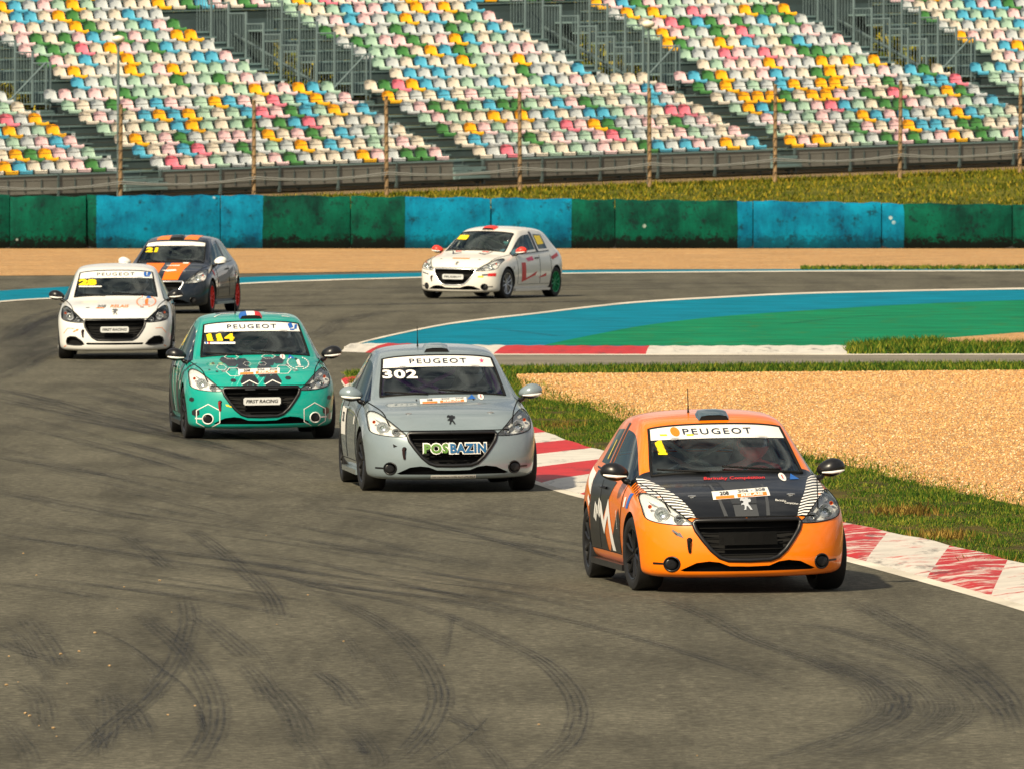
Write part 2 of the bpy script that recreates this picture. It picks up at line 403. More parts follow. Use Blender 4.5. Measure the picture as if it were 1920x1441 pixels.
M['kerb_white'] = m_kerb('kerb_white_worn', (212, 204, 192), (196, 70, 58), (0.56, 0.63))
KR2 = m_kerb('kerb_red_fresh', (192, 14, 10), (200, 100, 88), (0.62, 0.72)); KW2 = m_kerb('kerb_white_fresh', (216, 210, 198), (206, 160, 148), (0.68, 0.76))
E_IN = pxl([(x, y-0.5) for x, y in EDGE], 10)
KO = [(700, 712), (730, 735), (790, 757), (880, 780), (960, 797), (1015, 808), (1110, 843), (1330, 905), (1575, 985), (1750, 1024), (1920, 1066), (2250, 1150), (2700, 1265)]
E_OUT = pxl(KO, 10)
NK = 110
E_IN = resample(E_IN, 0.01*1e9) if False else E_IN
def resn(P, n):
    L = [0.0]
    for a, b in zip(P, P[1:]): L.append(L[-1] + (b-a).length)
    out = []; j = 0
    for i in range(n+1):
        t = L[-1]*i/n
        while j < len(P)-2 and L[j+1] < t: j += 1
        out.append(P[j].lerp(P[j+1], min(1, (t-L[j])/max(1e-6, L[j+1]-L[j]))))
    return out
KN = 27
kerb('kerb', resn(E_IN, KN*4), resn(E_OUT, KN*4), lambda b: b % 2 == 0, 4, [(0, 0.006), (0.12, 0.03), (0.5, 0.055), (0.9, 0.075), (1.0, 0.0)], 'worn red and white kerb along the near edge of the track')
# apex kerb of the far corner
AK_T = [(660, 648), (720, 647), (800, 648), (900, 650), (1100, 652), (1280, 652), (1590, 651)]
AK_B = [(640, 660), (720, 663), (800, 664), (900, 664.5), (1100, 665), (1280, 665), (1590, 664)]
ka = resn(pxl(AK_B, 8), 88); kb = resn(pxl(AK_T, 8), 88)
kerb('apex_kerb', ka, kb, lambda b: b in (2, 3, 8, 9, 10, 11, 12, 13), 4, [(0, 0.006), (0.15, 0.022), (0.5, 0.05), (0.85, 0.045), (1.0, 0.0)], 'raised red and white kerb at the tip of the blue run-off', (KR2, KW2))

# ------------------------------------------------------------------ tyre marks
_nm = [0]
def mark(pts, w=0.2, alpha=0.6, ribs=4.0, n=10, fade=(0.12, 0.15), world=False):
    P = [Vector(p) for p in pts] if world else pxl(pts, n)
    N = len(P); off = (_nm[0] % 9)*0.0004; _nm[0] += 1
    v = []; L = [0.0]
    for a, b in zip(P, P[1:]): L.append(L[-1] + (b-a).length)
    for i, p in enumerate(P):
        t = (P[min(N-1, i+1)] - P[max(0, i-1)]).normalized(); nn = Vector((-t.y, t.x, 0))
        v += [p + nn*w/2 + Vector((0, 0, 0.0062+off)), p - nn*w/2 + Vector((0, 0, 0.0062+off))]
    me = pydata('tyre_mark', v, [(2*i, 2*i+1, 2*i+3, 2*i+2) for i in range(N-1)])
    uv = me.uv_layers.new(name='UVMap'); vals = []
    for lp in me.loops:
        i = lp.vertex_index; vals += [float(i % 2), L[i//2]]
    uv.data.foreach_set('uv', vals)
    a = me.attributes.new('alpha', 'FLOAT', 'POINT'); al = []
    for i in range(N):
        s = L[i]/L[-1]; k = min(1, s/max(1e-3, fade[0])) * min(1, (1-s)/max(1e-3, fade[1])); al += [min(1.0, alpha*2.2)*k]*2
    a.data.foreach_set('value', al)
    r = me.attributes.new('ribs', 'FLOAT', 'POINT'); r.data.foreach_set('value', [ribs]*(2*N))
    return link('tyre_mark', me, M['mark'], track)
def off(pts, dx, dy): return [(x+dx, y+dy) for x, y in pts]
m1 = [(-60, 992), (0, 1002), (100, 1017), (215, 1035), (320, 1052), (430, 1067), (520, 1080), (620, 1105), (740, 1127), (850, 1160), (950, 1205), (1010, 1235), (1050, 1268), (1080, 1310), (1085, 1345), (1068, 1390), (1020, 1432), (950, 1480)]
mark(m1[:9], 0.16, 0.75, 3); mark(m1[5:], 0.20, 0.6, 5)
mark([(545, 1045), (690, 1078), (820, 1110), (960, 1140), (1110, 1175), (1260, 1217), (1385, 1255), (1510, 1300)], 0.15, 0.62, 3)
mark([(340, 985), (390, 1015), (440, 1055), (480, 1090), (510, 1125), (526, 1170)], 0.21, 0.62, 5)
mark([(235, 1005), (280, 1037), (322, 1072)], 0.2, 0.4, 5)
mark([(575, 1105), (650, 1135), (725, 1175), (780, 1220), (810, 1260), (825, 1305), (810, 1355), (765, 1410), (700, 1455)], 0.21, 0.62, 5)
mark([(260, 1145), (300, 1180), (340, 1215), (375, 1260), (400, 1310), (402, 1360), (382, 1405), (345, 1455)], 0.22, 0.85, 5)
mark([(345, 1110), (355, 1160), (345, 1200), (325, 1250), (280, 1305), (220, 1355), (170, 1400), (100, 1455)], 0.20, 0.8, 4)
mark([(370, 1155), (410, 1185), (472, 1237)], 0.24, 0.55, 5)
mark([(170, 1175), (240, 1210), (300, 1255), (345, 1290), (375, 1340), (378, 1395)], 0.06, 0.7, 1)
mark([(362, 1330), (378, 1355), (380, 1375)], 0.07, 1.0, 1)
mark([(600, 1260), (640, 1290), (672, 1332)], 0.18, 0.6, 4)
mark([(640, 1385), (662, 1396), (674, 1418)], 0.14, 0.95, 1)
mark([(45, 1280), (75, 1310), (85, 1362)], 0.2, 0.35, 5); mark([(200, 1300), (205, 1360), (190, 1415)], 0.2, 0.4, 5)
mark([(235, 960), (360, 980), (475, 995), (560, 1006)], 0.14, 0.5, 3)
mark([(640, 950), (760, 972), (880, 1000), (980, 1028), (1090, 1060)], 0.16, 0.55, 3)
mark([(50, 1160), (85, 1200), (122, 1258)], 0.24, 0.4, 5); mark([(0, 1200), (50, 1225), (110, 1240)], 0.2, 0.45, 3)
mark([(1240, 1120), (1335, 1160), (1410, 1200), (1535, 1245), (1610, 1280)], 0.20, 0.6, 4)
mark([(1585, 1120), (1685, 1170), (1785, 1225), (1850, 1270), (1890, 1312), (1900, 1350)], 0.26, 0.75, 5)
mark([(1435, 1160), (1585, 1185), (1710, 1220), (1810, 1270), (1880, 1330), (1900, 1380)], 0.24, 0.55, 5)
mark([(1585, 1240), (1660, 1280), (1688, 1310), (1660, 1350), (1560, 1392), (1410, 1440)], 0.24, 0.6, 5)
mark([(830, 1340), (870, 1360), (905, 1375)], 0.12, 0.45, 3)
mark([(920, 1338), (890, 1370), (850, 1400), (780, 1440)], 0.03, 0.95, 1)
mark([(1172, 1322), (1198, 1321)], 0.05, 1.0, 1, fade=(.01, .01))
mark([(845, 1150), (840, 1190), (830, 1240)], 0.08, 0.35, 1)
# the faint families of marks that sweep round the two corners
for i in range(16):
    t = i/15; j = rng.uniform(-14, 14)
    a = [(1500-260*t+j, 1150+20*t), (1650-210*t+j, 1205+16*t), (1790-190*t, 1265+18*t+j), (1860-240*t, 1330+14*t), (1780-300*t, 1392+12*t), (1600-330*t, 1450+14*t)]
    k = rng.randint(0, 2)
    mark(a[k:k+rng.randint(4, 5)], rng.uniform(0.12, 0.24), rng.uniform(0.14, 0.34), rng.choice((3, 4, 5, 6)), fade=(0.35, 0.35))
for i in range(46):
    y0 = rng.uniform(930, 1090); x0 = rng.uniform(-60, 800); L = rng.uniform(260, 640); sl = rng.uniform(0.10, 0.20)
    mark([(x0, y0), (x0+L*.33, y0+L*sl*.28), (x0+L*.66, y0+L*sl*.62), (x0+L, y0+L*sl*1.05)], rng.uniform(0.08, 0.30), rng.uniform(0.2, 0.5), rng.choice((2, 3, 4)), fade=(0.3, 0.3))
for i in range(22):
    x0 = rng.uniform(-40, 900); y0 = rng.uniform(1130, 1380); L = rng.uniform(50, 130)
    mark([(x0, y0), (x0+L*.5, y0+L*.33), (x0+L*.85, y0+L*.8), (x0+L*.9, y0+L*1.2)], rng.uniform(0.12, 0.24), rng.uniform(0.2, 0.42), 5, fade=(0.35, 0.35))
for i in range(44):      # up the track towards the hairpin
    y0 = rng.uniform(700, 930); x0 = rng.uniform(-80, 330); L = rng.uniform(160, 420); sl = rng.uniform(0.16, 0.30)
    mark([(x0, y0), (x0+L*.3, y0+L*sl*.25), (x0+L*.65, y0+L*sl*.6), (x0+L, y0+L*sl)], rng.uniform(0.12, 0.5), rng.uniform(0.2, 0.45), rng.choice((1, 2, 3)), fade=(0.3, 0.3))
for i in range(30):      # the dark racing line round the far hairpin
    dy = rng.uniform(-18, 24); x0 = rng.uniform(380, 900); L = rng.uniform(400, 1100)
    pts = [(x0+L*t, 556+dy - (x0+L*t-400)*0.016) for t in (0, .25, .5, .75, 1)]
    mark(pts, rng.uniform(0.3, 1.4), rng.uniform(0.12, 0.4), rng.choice((0, 1, 2)), fade=(0.3, 0.3))
for i in range(16):
    dy = rng.uniform(-30, 50); y0 = 640+dy
    mark([(-40, y0+40), (40, y0+5), (110, y0-30), (300, y0-62), (520, y0-80)], rng.uniform(0.3, 1.0), rng.uniform(0.1, 0.3), rng.choice((0, 1, 2)), fade=(0.3, 0.3))
mark([(560, 640), (610, 622), (640, 604), (700, 590), (790, 580)], 0.5, 0.4, 0)
for pts in ([(905, 618), (960, 622), (1010, 628), (1060, 634)], [(1000, 596), (1080, 600), (1180, 606)], [(1450, 612), (1560, 600), (1700, 590)]):
    o = mark(pts, 0.22, 0.6, 2); o.location.z = 0.012
for i in range(12):      # across the kerb
    x0 = rng.uniform(1590, 1800); y0 = 1000 + (x0-1590)*0.26 + rng.uniform(-6, 22)

# stray stones thrown on the asphalt
def stone_mesh(r, seed):
    rr = random.Random(seed); bm = bmesh.new(); bmesh.ops.create_icosphere(bm, subdivisions=1, radius=r)
    for v in bm.verts: v.co *= rr.uniform(0.75, 1.2); v.co.z = v.co.z*0.65 + r*0.4
    return mesh_of(bm, 'stray_stone')
sm = [stone_mesh(0.006+0.0035*i, i) for i in range(3)]
M['loose_stone'] = mat('loose_stone', S((176, 146, 104)), 0.85, var=0.15, vscale=40)
for m_ in sm: m_.materials.append(M['loose_stone'])
for px, py in ((44, 1037), (68, 1078), (220, 1140), (322, 1147), (519, 1170), (114, 1226), (148, 1221), (205, 1248), (233, 1100), (299, 1088), (34, 1278), (48, 1337), (56, 1342), (73, 1360), (126, 1281), (106, 1380), (499, 1003), (577, 1115), (366, 1323), (315, 1340), (100, 1365), (17, 1230), (1010, 1358), (1307, 1416), (833, 1247), (644, 1202), (12, 1284), (178, 1186)):
    o = bpy.data.objects.new('stray_stone', rng.choice(sm)); C.objects.link(o); o.location = G(px, py, 0.006); o.rotation_euler = (0, 0, rng.uniform(0, 6))
    tag(o, 'small tan gravel stone thrown onto the dark asphalt', 'stone', 'stray gravel stones on the asphalt')

# ------------------------------------------------------------------ scattered stones and grass
def sample(loop, n, seed):
    r = np.random.default_rng(seed); P = np.array([(p[0], p[1]) for p in loop])
    lo, hi = P.min(0), P.max(0); out = np.zeros((0, 2))
    while len(out) < n:
        q = r.uniform(lo, hi, (max(4000, n), 2)); q = q[inpoly(q[:, 0], q[:, 1], P)]; out = np.vstack([out, q])
    return out[:n]
def np_mesh(name, V, F, k):
    me = bpy.data.meshes.new(name); me.vertices.add(len(V)); me.vertices.foreach_set('co', V.ravel().astype(np.float32))
    me.loops.add(F.size); me.loops.foreach_set('vertex_index', F.ravel().astype(np.int32))
    me.polygons.add(len(F)); me.polygons.foreach_set('loop_start', (np.arange(len(F))*k).astype(np.int32))
    me.update(calc_edges=True); return me
def shade_attr(me, vals):
    a = me.attributes.new('shade', 'FLOAT', 'POINT'); a.data.foreach_set('value', vals.astype(np.float32))
OCT_V = np.array([(1, 0, 0), (-1, 0, 0), (0, 1, 0), (0, -1, 0), (0, 0, 1), (0, 0, -1)], float)
OCT_F = np.array([(0, 2, 4), (2, 1, 4), (1, 3, 4), (3, 0, 4), (2, 0, 5), (1, 2, 5), (3, 1, 5), (0, 3, 5)])
def stones(name, loop, n, rmin, rmax, z, parent, seed, clip=None):
    P = sample(loop, n, seed)
    if clip is not None: P = P[clip(P)]
    n = len(P); r = np.random.default_rng(seed+1)
    sc = (rmin + (rmax-rmin)*r.random(n)**3)[:, None, None]*r.uniform(0.7, 1.25, (n, 6, 3))
    a = r.uniform(0, 2*pi, n); ca, sa = np.cos(a), np.sin(a)
    V = OCT_V[None]*sc; X = V[..., 0]*ca[:, None]-V[..., 1]*sa[:, None]; Y = V[..., 0]*sa[:, None]+V[..., 1]*ca[:, None]
    V = np.stack([X + P[:, 0:1], Y + P[:, 1:2], V[..., 2]*0.7 + z], -1)
    F = OCT_F[None] + (np.arange(n)*6)[:, None, None]
    me = np_mesh(name, V.reshape(-1, 3), F.reshape(-1, 3), 3); shade_attr(me, np.repeat(r.random(n), 6))
    o = link(name, me, M['stone'], parent); o['kind'] = 'stuff'; return o
def blades(name, P, Z, hmin, hmax, w, m, seed, parent=None, clump=None):
    n = len(P); r = np.random.default_rng(seed)
    a = r.uniform(0, 2*pi, n); h = hmin + (hmax-hmin)*r.random(n)**1.6; ww = w*r.uniform(0.6, 1.3, n)
    if clump is not None: h = h*np.clip((clump-0.25)*2.2, 0.25, 1.2)
    dx, dy = np.cos(a)*ww/2, np.sin(a)*ww/2; l = r.normal(0, 0.45, (n, 2))*h[:, None]
    V = np.zeros((n, 3, 3))
    V[:, 0] = np.stack([P[:, 0]-dx, P[:, 1]-dy, Z-0.01], -1); V[:, 1] = np.stack([P[:, 0]+dx, P[:, 1]+dy, Z-0.01], -1)
    V[:, 2] = np.stack([P[:, 0]+l[:, 0], P[:, 1]+l[:, 1], Z+h], -1)
    me = np_mesh(name, V.reshape(-1, 3), np.arange(3*n).reshape(-1, 3), 3); shade_attr(me, np.repeat(r.random(n), 3))
    o = link(name, me, m, parent); return o
stones('gravel_stones', near_gravel_loop, 150000, 0.006, 0.020, 0.011, ng, 5, lambda P: (P[:, 1] < 170))
# verge between kerb and gravel bed
verge_loop = [p for p in pxl([(x, y+2) for x, y in KO], 4)] + [p for p in pxl([(x, y-3) for x, y in GR_L], 4)][::-1]
vs_ = sheet('verge_turf', verge_loop, 0.006, M['verge_soil']); tag(vs_, 'rough turf of the grass verge beside the kerb', kind='structure')
P = sample(verge_loop, 210000, 21)
def vnoise(P, sc, seed):
    r = np.random.default_rng(seed); T = r.random((64, 64)); q = P/sc; i = np.floor(q).astype(int); f = q-i; f = f*f*(3-2*f)
    a = T[i[:, 0] % 64, i[:, 1] % 64]; b = T[(i[:, 0]+1) % 64, i[:, 1] % 64]; c = T[i[:, 0] % 64, (i[:, 1]+1) % 64]; d = T[(i[:, 0]+1) % 64, (i[:, 1]+1) % 64]
    return (a*(1-f[:, 0])+b*f[:, 0])*(1-f[:, 1]) + (c*(1-f[:, 0])+d*f[:, 0])*f[:, 1]
vn = 0.55*vnoise(P, np.array([0.5, 1.6]), 1) + 0.45*vnoise(P, np.array([0.16, 0.5]), 2)
P = P[vn > 0.30]; vn = vn[vn > 0.30]
r_ = np.random.default_rng(3); 
tag(blades('verge_grass', P, np.full(len(P), 0.006), 0.010, 0.06, 0.013, M['verge_blade'], 22, clump=vn), 'short green grass with dry tips growing on the verge beside the kerb', 'grass', kind='stuff')
# ragged grass over the edges of gravel and kerb
rag = []
for line, sd_, nrm in ((pxl(GR_L, 6), 0.28, 900), (pxl([(x, y) for x, y in KO], 6), 0.12, 500)):
    for _ in range(int(nrm*14)):
        i = rng.randrange(len(line)-1); p = line[i].lerp(line[i+1], rng.random()); rag.append((p.x + rng.gauss(0, sd_), p.y + rng.gauss(0, sd_*2.5)))
rag = np.array(rag); tag(blades('edge_grass', rag, np.full(len(rag), 0.01), 0.01, 0.06, 0.014, M['verge_blade'], 31), 'ragged grass spilling over the gravel and kerb edges', 'grass', kind='stuff')
dry = []
for (px, py), n_, sx, sy in (((1700, 962), 500, .16, .5), ((1772, 1008), 450, .12, .35), ((1845, 1060), 250, .12, .3), ((1050, 800), 150, .2, .5)):
    q = G(px, py); dry += [(q.x+rng.gauss(0, sx), q.y+rng.gauss(0, sy)) for _ in range(n_)]
dry = np.array(dry); tag(blades('dry_grass', dry, np.full(len(dry), 0.008), 0.02, 0.10, 0.018, M['dry_blade'], 35), 'brown dead clumps torn up in the green verge', 'grass', kind='stuff')
# strip of grass beyond the gravel bed and the tuft on the inside of the corner
s1 = pxl([(2700, 678.5), (1920, 681.5), (1200, 687), (960, 690), (760, 695), (650, 706)], 3); s2 = pxl([(2700, 691), (1920, 694), (1500, 697), (1200, 699), (1040, 701), (960, 702), (800, 712), (700, 730), (660, 738)], 3)[::-1]
strip_loop = s1 + s2
P = sample(strip_loop, 36000, 41)
tag(blades('strip_grass', P, np.full(len(P), 0.004), 0.02, 0.09, 0.022, M['verge_blade'], 42), 'narrow strip of grass between the service road and the gravel bed', 'grass', kind='stuff')
corner_loop = [G(1588, 665), G(1585, 652), G(1640, 645), G(1760, 640), G(1780, 648), G(1920, 648), G(2700, 652), G(2700, 663)]
P = sample(corner_loop, 22000, 51)
tag(blades('corner_grass', P, np.full(len(P), 0.012), 0.03, 0.14, 0.03, M['verge_blade'], 52), 'shaggy grass at the end of the apex kerb', 'grass', kind='stuff')
lp = [G(640, 700), G(690, 695), G(760, 693), G(860, 690), G(960, 690), G(985, 745), G(940, 795), G(800, 765), G(700, 735)]
P = sample(lp, 26000, 61)
tag(blades('infield_grass', P, np.full(len(P), 0.004), 0.02, 0.08, 0.02, M['verge_blade'], 62), 'green grass behind the kerb where the track meets the service road', 'grass', kind='stuff')
P = sample([G(1500, 507.5), G(2700, 505), G(2700, 499), G(1500, 503)], 9000, 71)
tag(blades('outfield_grass', P, np.full(len(P), 0.012), 0.02, 0.10, 0.05, M['verge_blade'], 72), 'thin grass growing along the far edge of the gravel trap', 'grass', kind='stuff')

# ------------------------------------------------------------------ tyre barrier
WALL_D = 299.5
def wall_top(px): return 367 + max(0, (px-480))/1440*17 if px > 480 else 367
def m_belt():
    k = NT('painted_conveyor_belt'); p = k.pos; x = k.sep(p)[0]
    # blue and green coats were rolled on in long fields, so the change of coat falls where it falls
    bounds = [(-900, 0), (162, 1), (475, 0), (752, 1), (1068, 0), (1372, 1), (1690, 0), (2010, 1), (2330, 0)]
    xs = [((b-960)/FPX*WALL_D, c) for b, c in bounds]
    xmin, xmax = -40.0, 40.0
    wob = k.math('MULTIPLY', k.math('SUBTRACT', k.noise(p, 1.5, 3), 0.5), 0.10)
    t = k.math('DIVIDE', k.math('SUBTRACT', k.math('ADD', x, wob), xmin), xmax-xmin)
    f = k.ramp(t, [((max(a, xmin+.01)-xmin)/(xmax-xmin), float(c)) for a, c in xs], 'CONSTANT')
    n1 = k.noise(p, 1.3, 5); n2 = k.noise(p, 7, 6, 0.75); n3 = k.noise(p, 3.2, 5, 0.7)
    n1 = k.ramp(k.math('ADD', k.math('MULTIPLY', n1, 0.7), k.math('MULTIPLY', k.noise(k.mapping(p, (1, 1, 0.35)), 5, 6, 0.75), 0.4)), [(0.40, 0.0), (0.68, 1.0)])
    blue_ = k.mix(n1, S((0, 76, 108)), S((0, 124, 158))); green_ = k.mix(n1, S((0, 38, 32)), S((0, 86, 66)))
    c = k.mix(f, green_, blue_)
    c = k.mix(k.ramp(n3, [(0.57, 0.0), (0.68, 0.75)]), c, S((14, 30, 34)))
    z = k.sep(p)[2]
    low = k.math('SUBTRACT', 1.0, k.math('MINIMUM', k.math('MAXIMUM', k.math('DIVIDE', z, 0.42), 0.0), 1.0))
    grime = k.math('MULTIPLY', k.ramp(k.math('ADD', n2, k.math('MULTIPLY', low, 0.40)), [(0.56, 0.0), (0.70, 0.95)]), k.math('SUBTRACT', 1.0, k.math('MULTIPLY', f, 0.45)))
    c = k.mix(grime, c, S((12, 16, 16)))
    sp = k.ramp(k.voro(p, 1.7, 'Distance'), [(0.0, 1.0), (0.07, 1.0), (0.10, 0.0)])
    c = k.mix(k.math('MULTIPLY', sp, k.ramp(k.noise(p, 0.9, 2), [(0.55, 0.0), (0.62, 0.6)])), c, S((190, 205, 200)))
    k.bump(k.math('ADD', n3, k.math('MULTIPLY', n2, 0.5)), 0.35, 0.05)
    k.b.inputs['Specular IOR Level'].default_value = 0.12
    return k.fin(c, 0.8)
M['belt'] = m_belt()
barrier = empty('tyre_barrier', (0, WALL_D, 0)); tag(barrier, 'long tyre barrier wrapped in belting painted in blue and green fields', 'barrier')
seams = [-760, -500, -240, 18, 162, 413, 657, 920, 1153, 1412, 1653, 1898, 2150, 2400, 2650]
for i in range(len(seams)-1):
    x0 = (seams[i]-960)/FPX*WALL_D; x1 = (seams[i+1]-960)/FPX*WALL_D; n = 14
    bm = bmesh.new(); rows = []
    dy = rng.uniform(-0.05, 0.05); dzt = rng.uniform(-0.02, 0.02)
    for k in range(n+1):
        t = k/n; x = x0+0.012+(x1-x0-0.024)*t; px = seams[i]+(seams[i+1]-seams[i])*t
        h = H_CAM - (wall_top(px)-200)/FPX*WALL_D + dzt + 0.018*sin(px*0.06+i) + 0.012*sin(px*0.17)
        bul = 0.03*sin(pi*t); e = 0.05 if k in (0, n) else 0.0
        prof = [(0.10+e, -0.02), (0.02+e, 0.10), (-0.02-bul+e, 0.42), (-0.03-bul*1.2+e, 0.85), (-0.01-bul*0.6+e, h-0.09), (0.05+e, h-0.015), (0.18, h), (0.62, h-0.01), (0.78, h-0.10), (0.80, -0.02)]
        rows.append([bm.verts.new((x, a+dy+0.02*sin(x*2.1+z*3), z)) for a, z in prof])
    for r0, r1 in zip(rows, rows[1:]):
        for k in range(9): bm.faces.new((r0[k], r1[k], r1[k+1], r0[k+1]))
    bm.faces.new(rows[0]); bm.faces.new(rows[-1][::-1])
    bmesh.ops.recalc_face_normals(bm, faces=bm.faces[:])
    p = bobj('belt_panel', bm, M['belt'], barrier, 50)
M['tyre_black'] = mat('tyre_black', (0.015, 0.015, 0.015), 0.8, var=0.3, vscale=6, bump=0.3, bscale=30)
bm = bmesh.new(); box(bm, -38, 38, 0.14, 0.6, 0, 1.05); bobj('tyre_stack_core', bm, M['tyre_black'], barrier)

# ------------------------------------------------------------------ bank, fence, grandstand
TH = math.atan2(0.6, 0.8)
UX, UY = 0.8, 0.6                       # along the rows (to the right and away)
VX, VY = -0.6, 0.8                      # up the rows (to the left and away)
SD0 = 328.0
def SP(u, v, z): return Vector((UX*u + VX*v, SD0 + UY*u + VY*v, z))
def stand_z(u): return 2.36 + 0.0249*u   # seat level of the first row
def ground_z(u): return stand_z(u) - 0.86
FENCE_V = -7.0
# bank surface: from behind the barrier up to the fence and on under the stand
bm = bmesh.new(); NU = 90; rows = []
for i in range(NU+1):
    u = -46 + 100*i/NU
    line = []
    f = SP(u, FENCE_V, 0); zf = ground_z(u) - 0.02
    xw = f.x - (f.y - (WALL_D+1.2))*(f.x/f.y)*1.0
    xw = f.x*(WALL_D+1.2)/f.y
    for t in (0, 0.12, 0.25, 0.4, 0.55, 0.7, 0.85, 1.0):
        q = Vector((xw, WALL_D+1.0, 0)).lerp(Vector((f.x, f.y, 0)), t)
        e = t*t*(3-2*t)*0.5 + t*0.5
        line.append(Vector((q.x, q.y, 0.85 + (zf-0.85)*e + 0.05*sin(q.x*1.3+q.y*0.8)*(t*(1-t)*4))))
    for v, dz in ((-4, 0.02), (0, 0.02), (8, 0.05), (30, 0.2), (120, 2.0)):
        line.append(SP(u, v, zf+dz))
    rows.append([bm.verts.new(p) for p in line])
for r0, r1 in zip(rows, rows[1:]):
    for k in range(len(r0)-1):
        f = bm.faces.new((r0[k], r1[k], r1[k+1], r0[k+1])); f.material_index = 1 if k in (8, 9) else 0
bmesh.ops.recalc_face_normals(bm, faces=bm.faces[:])
bank_rows = [[v.co.copy() for v in r] for r in rows]
bank = bobj('grass_bank', bm, [M['bank_turf'], M['dirt']], None, 180); tag(bank, 'sloping grass bank between the tyre barrier and the fence', kind='structure')
# blades on the bank
pts = []
for _ in range(90000):
    i = rng.randrange(NU); k = rng.randrange(7) if rng.random() < 0.78 else 7; a, b = rng.random(), rng.random()
    if k == 7 and rng.random() < 0.5: b *= 0.6
    r0, r1 = bank_rows[i], bank_rows[i+1]
    pts.append((r0[k].lerp(r1[k], a)).lerp(r0[k+1].lerp(r1[k+1], a), b))
pts = np.array([tuple(p) for p in pts])
tag(blades('bank_grass', pts[:, :2], pts[:, 2], 0.03, 0.15, 0.06, M['bank_blade'], 81), 'yellowing grass on the bank behind the tyre barrier', 'grass', kind='stuff')

M['galv'] = mat('galvanised_steel', S((104, 122, 124)), 0.55, 0.25, var=0.14, vscale=1.5)
M['deck'] = mat('grandstand_deck_steel', S((112, 136, 136)), 0.6, 0.1, var=0.2, vscale=0.8)
M['deck_dark'] = mat('grandstand_frame_steel', S((74, 90, 91)), 0.6, 0.2, var=0.2, vscale=0.8)
M['fascia'] = mat('fascia_sheet', S((112, 112, 106)), 0.7, 0.0, var=0.25, vscale=0.6)
M['post'] = mat('weathered_post', S((150, 122, 88)), 0.8, var=0.25, vscale=3)
M['wire'] = mat('fence_wire', S((70, 66, 60)), 0.6, 0.4)
M['cable'] = mat('fence_cable', S((150, 150, 146)), 0.6)
M['white_plate'] = mat('white_plate', S((232, 234, 232)), 0.5)
M['globe'] = mat('lamp_globe', S((240, 228, 206)), 0.35)

# fence
fence = empty('catch_fence', SP(0, FENCE_V, ground_z(0))); tag(fence, 'wire catch fence on slim posts in front of the coloured seats', 'fence')
fo = fence.location
def fu(px):     # u of the fence line that stands at photograph column px
    k = (px-960)/FPX
    return (k*(SD0+VY*FENCE_V) - VX*FENCE_V)/(UX - k*UY)
fposts = [-270, -25, 225, 476, 725, 975, 1218, 1453, 1687, 1912, 2130]
fz = [ground_z(fu(p)) for p in fposts]
for px in fposts:
    u = fu(px); b = SP(u, FENCE_V, ground_z(u)-0.2); t = SP(u+rng.uniform(-.04, .04), FENCE_V, ground_z(u)+2.78)
    bm = bmesh.new(); tube(bm, [b-fo, b.lerp(t, .5)-fo, t-fo], [0.062, 0.058, 0.052], 8); bobj('post', bm, M['post'], fence, 40)
U0, U1 = fu(fposts[0]), fu(fposts[-1])
us = [fu(p) for p in fposts]
for kz in range(11):
    h = 0.25 + kz*0.25; bm = bmesh.new()
    tube(bm, [SP(u, FENCE_V-0.06, ground_z(u)+h-0.015*sin(kz+u))-fo for u in us], 0.011, 4); bobj('wire', bm, M['wire'], fence)
for kz, h in enumerate((0.60, 0.66)):
    pts = []
    for a, b in zip(us, us[1:]):
        for t in (0, .25, .5, .75): u = a+(b-a)*t; pts.append(SP(u, FENCE_V-0.09, ground_z(u)+h-0.10*sin(pi*t)*(1+0.3*kz))-fo)
    bm = bmesh.new(); tube(bm, pts, 0.017, 5); bobj('cable', bm, M['cable'], fence, 180)
v, f = [], []
for sgn in (1, -1):
    for i in range(int((U1-U0)/0.075)):
        u = U0+i*0.075; a = SP(u, FENCE_V-0.03, ground_z(u)+0.1)-fo; b = SP(u+sgn*1.6, FENCE_V-0.03, ground_z(u+sgn*1.6)+2.7)-fo
        if not (U0 <= u+sgn*1.6 <= U1): continue
        n0 = len(v); w = Vector((0.0018, 0.0012, 0)); d = Vector((0, 0.002, 0))
        v += [a-w, a+w, a+d, b-w, b+w, b+d]; f += [(n0, n0+1, n0+4, n0+3), (n0+1, n0+2, n0+5, n0+4), (n0+2, n0, n0+3, n0+5)]
o = link('chain_link', pydata('chain_link', v, f), M['wire'], fence); o['kind'] = 'stuff'

for px, pyt, lab in ((219, 75, 'globe lamp post behind the fence at the foot of a stair aisle'), (1213, 47, 'globe lamp post behind the fence in front of a stairwell railing')):
    u = fu(px); base = SP(u, FENCE_V+0.5, ground_z(u)); base.x = (px+3-960)/FPX*base.y; d = base.y
    top = AT(px, pyt, d); L = empty('lamp_post', base); tag(L, lab, 'lamp', 'globe lamp posts')
    hh = top.z - base.z
    bm = bmesh.new(); tube(bm, [(0, 0, -.1), (0, 0, hh*.5), (0, 0, hh-.12)], [0.05, 0.042, 0.034], 8); bobj('pole', bm, M['galv'], L, 40)
    bm = bmesh.new(); lathe(bm, [(hh-.14, 0.03), (hh-.13, .08), (hh-.09, .10), (hh-.085, 0.03)], 12, 'z'); bobj('collar', bm, M['galv'], L, 40)
    bm = bmesh.new(); lathe(bm, [(hh-.09, 0.06), (hh-.04, .155), (hh+.02, .185), (hh+.07, .17), (hh+.11, .10), (hh+.125, .001)], 16, 'z'); bobj('globe', bm, M['globe'], L, 60)

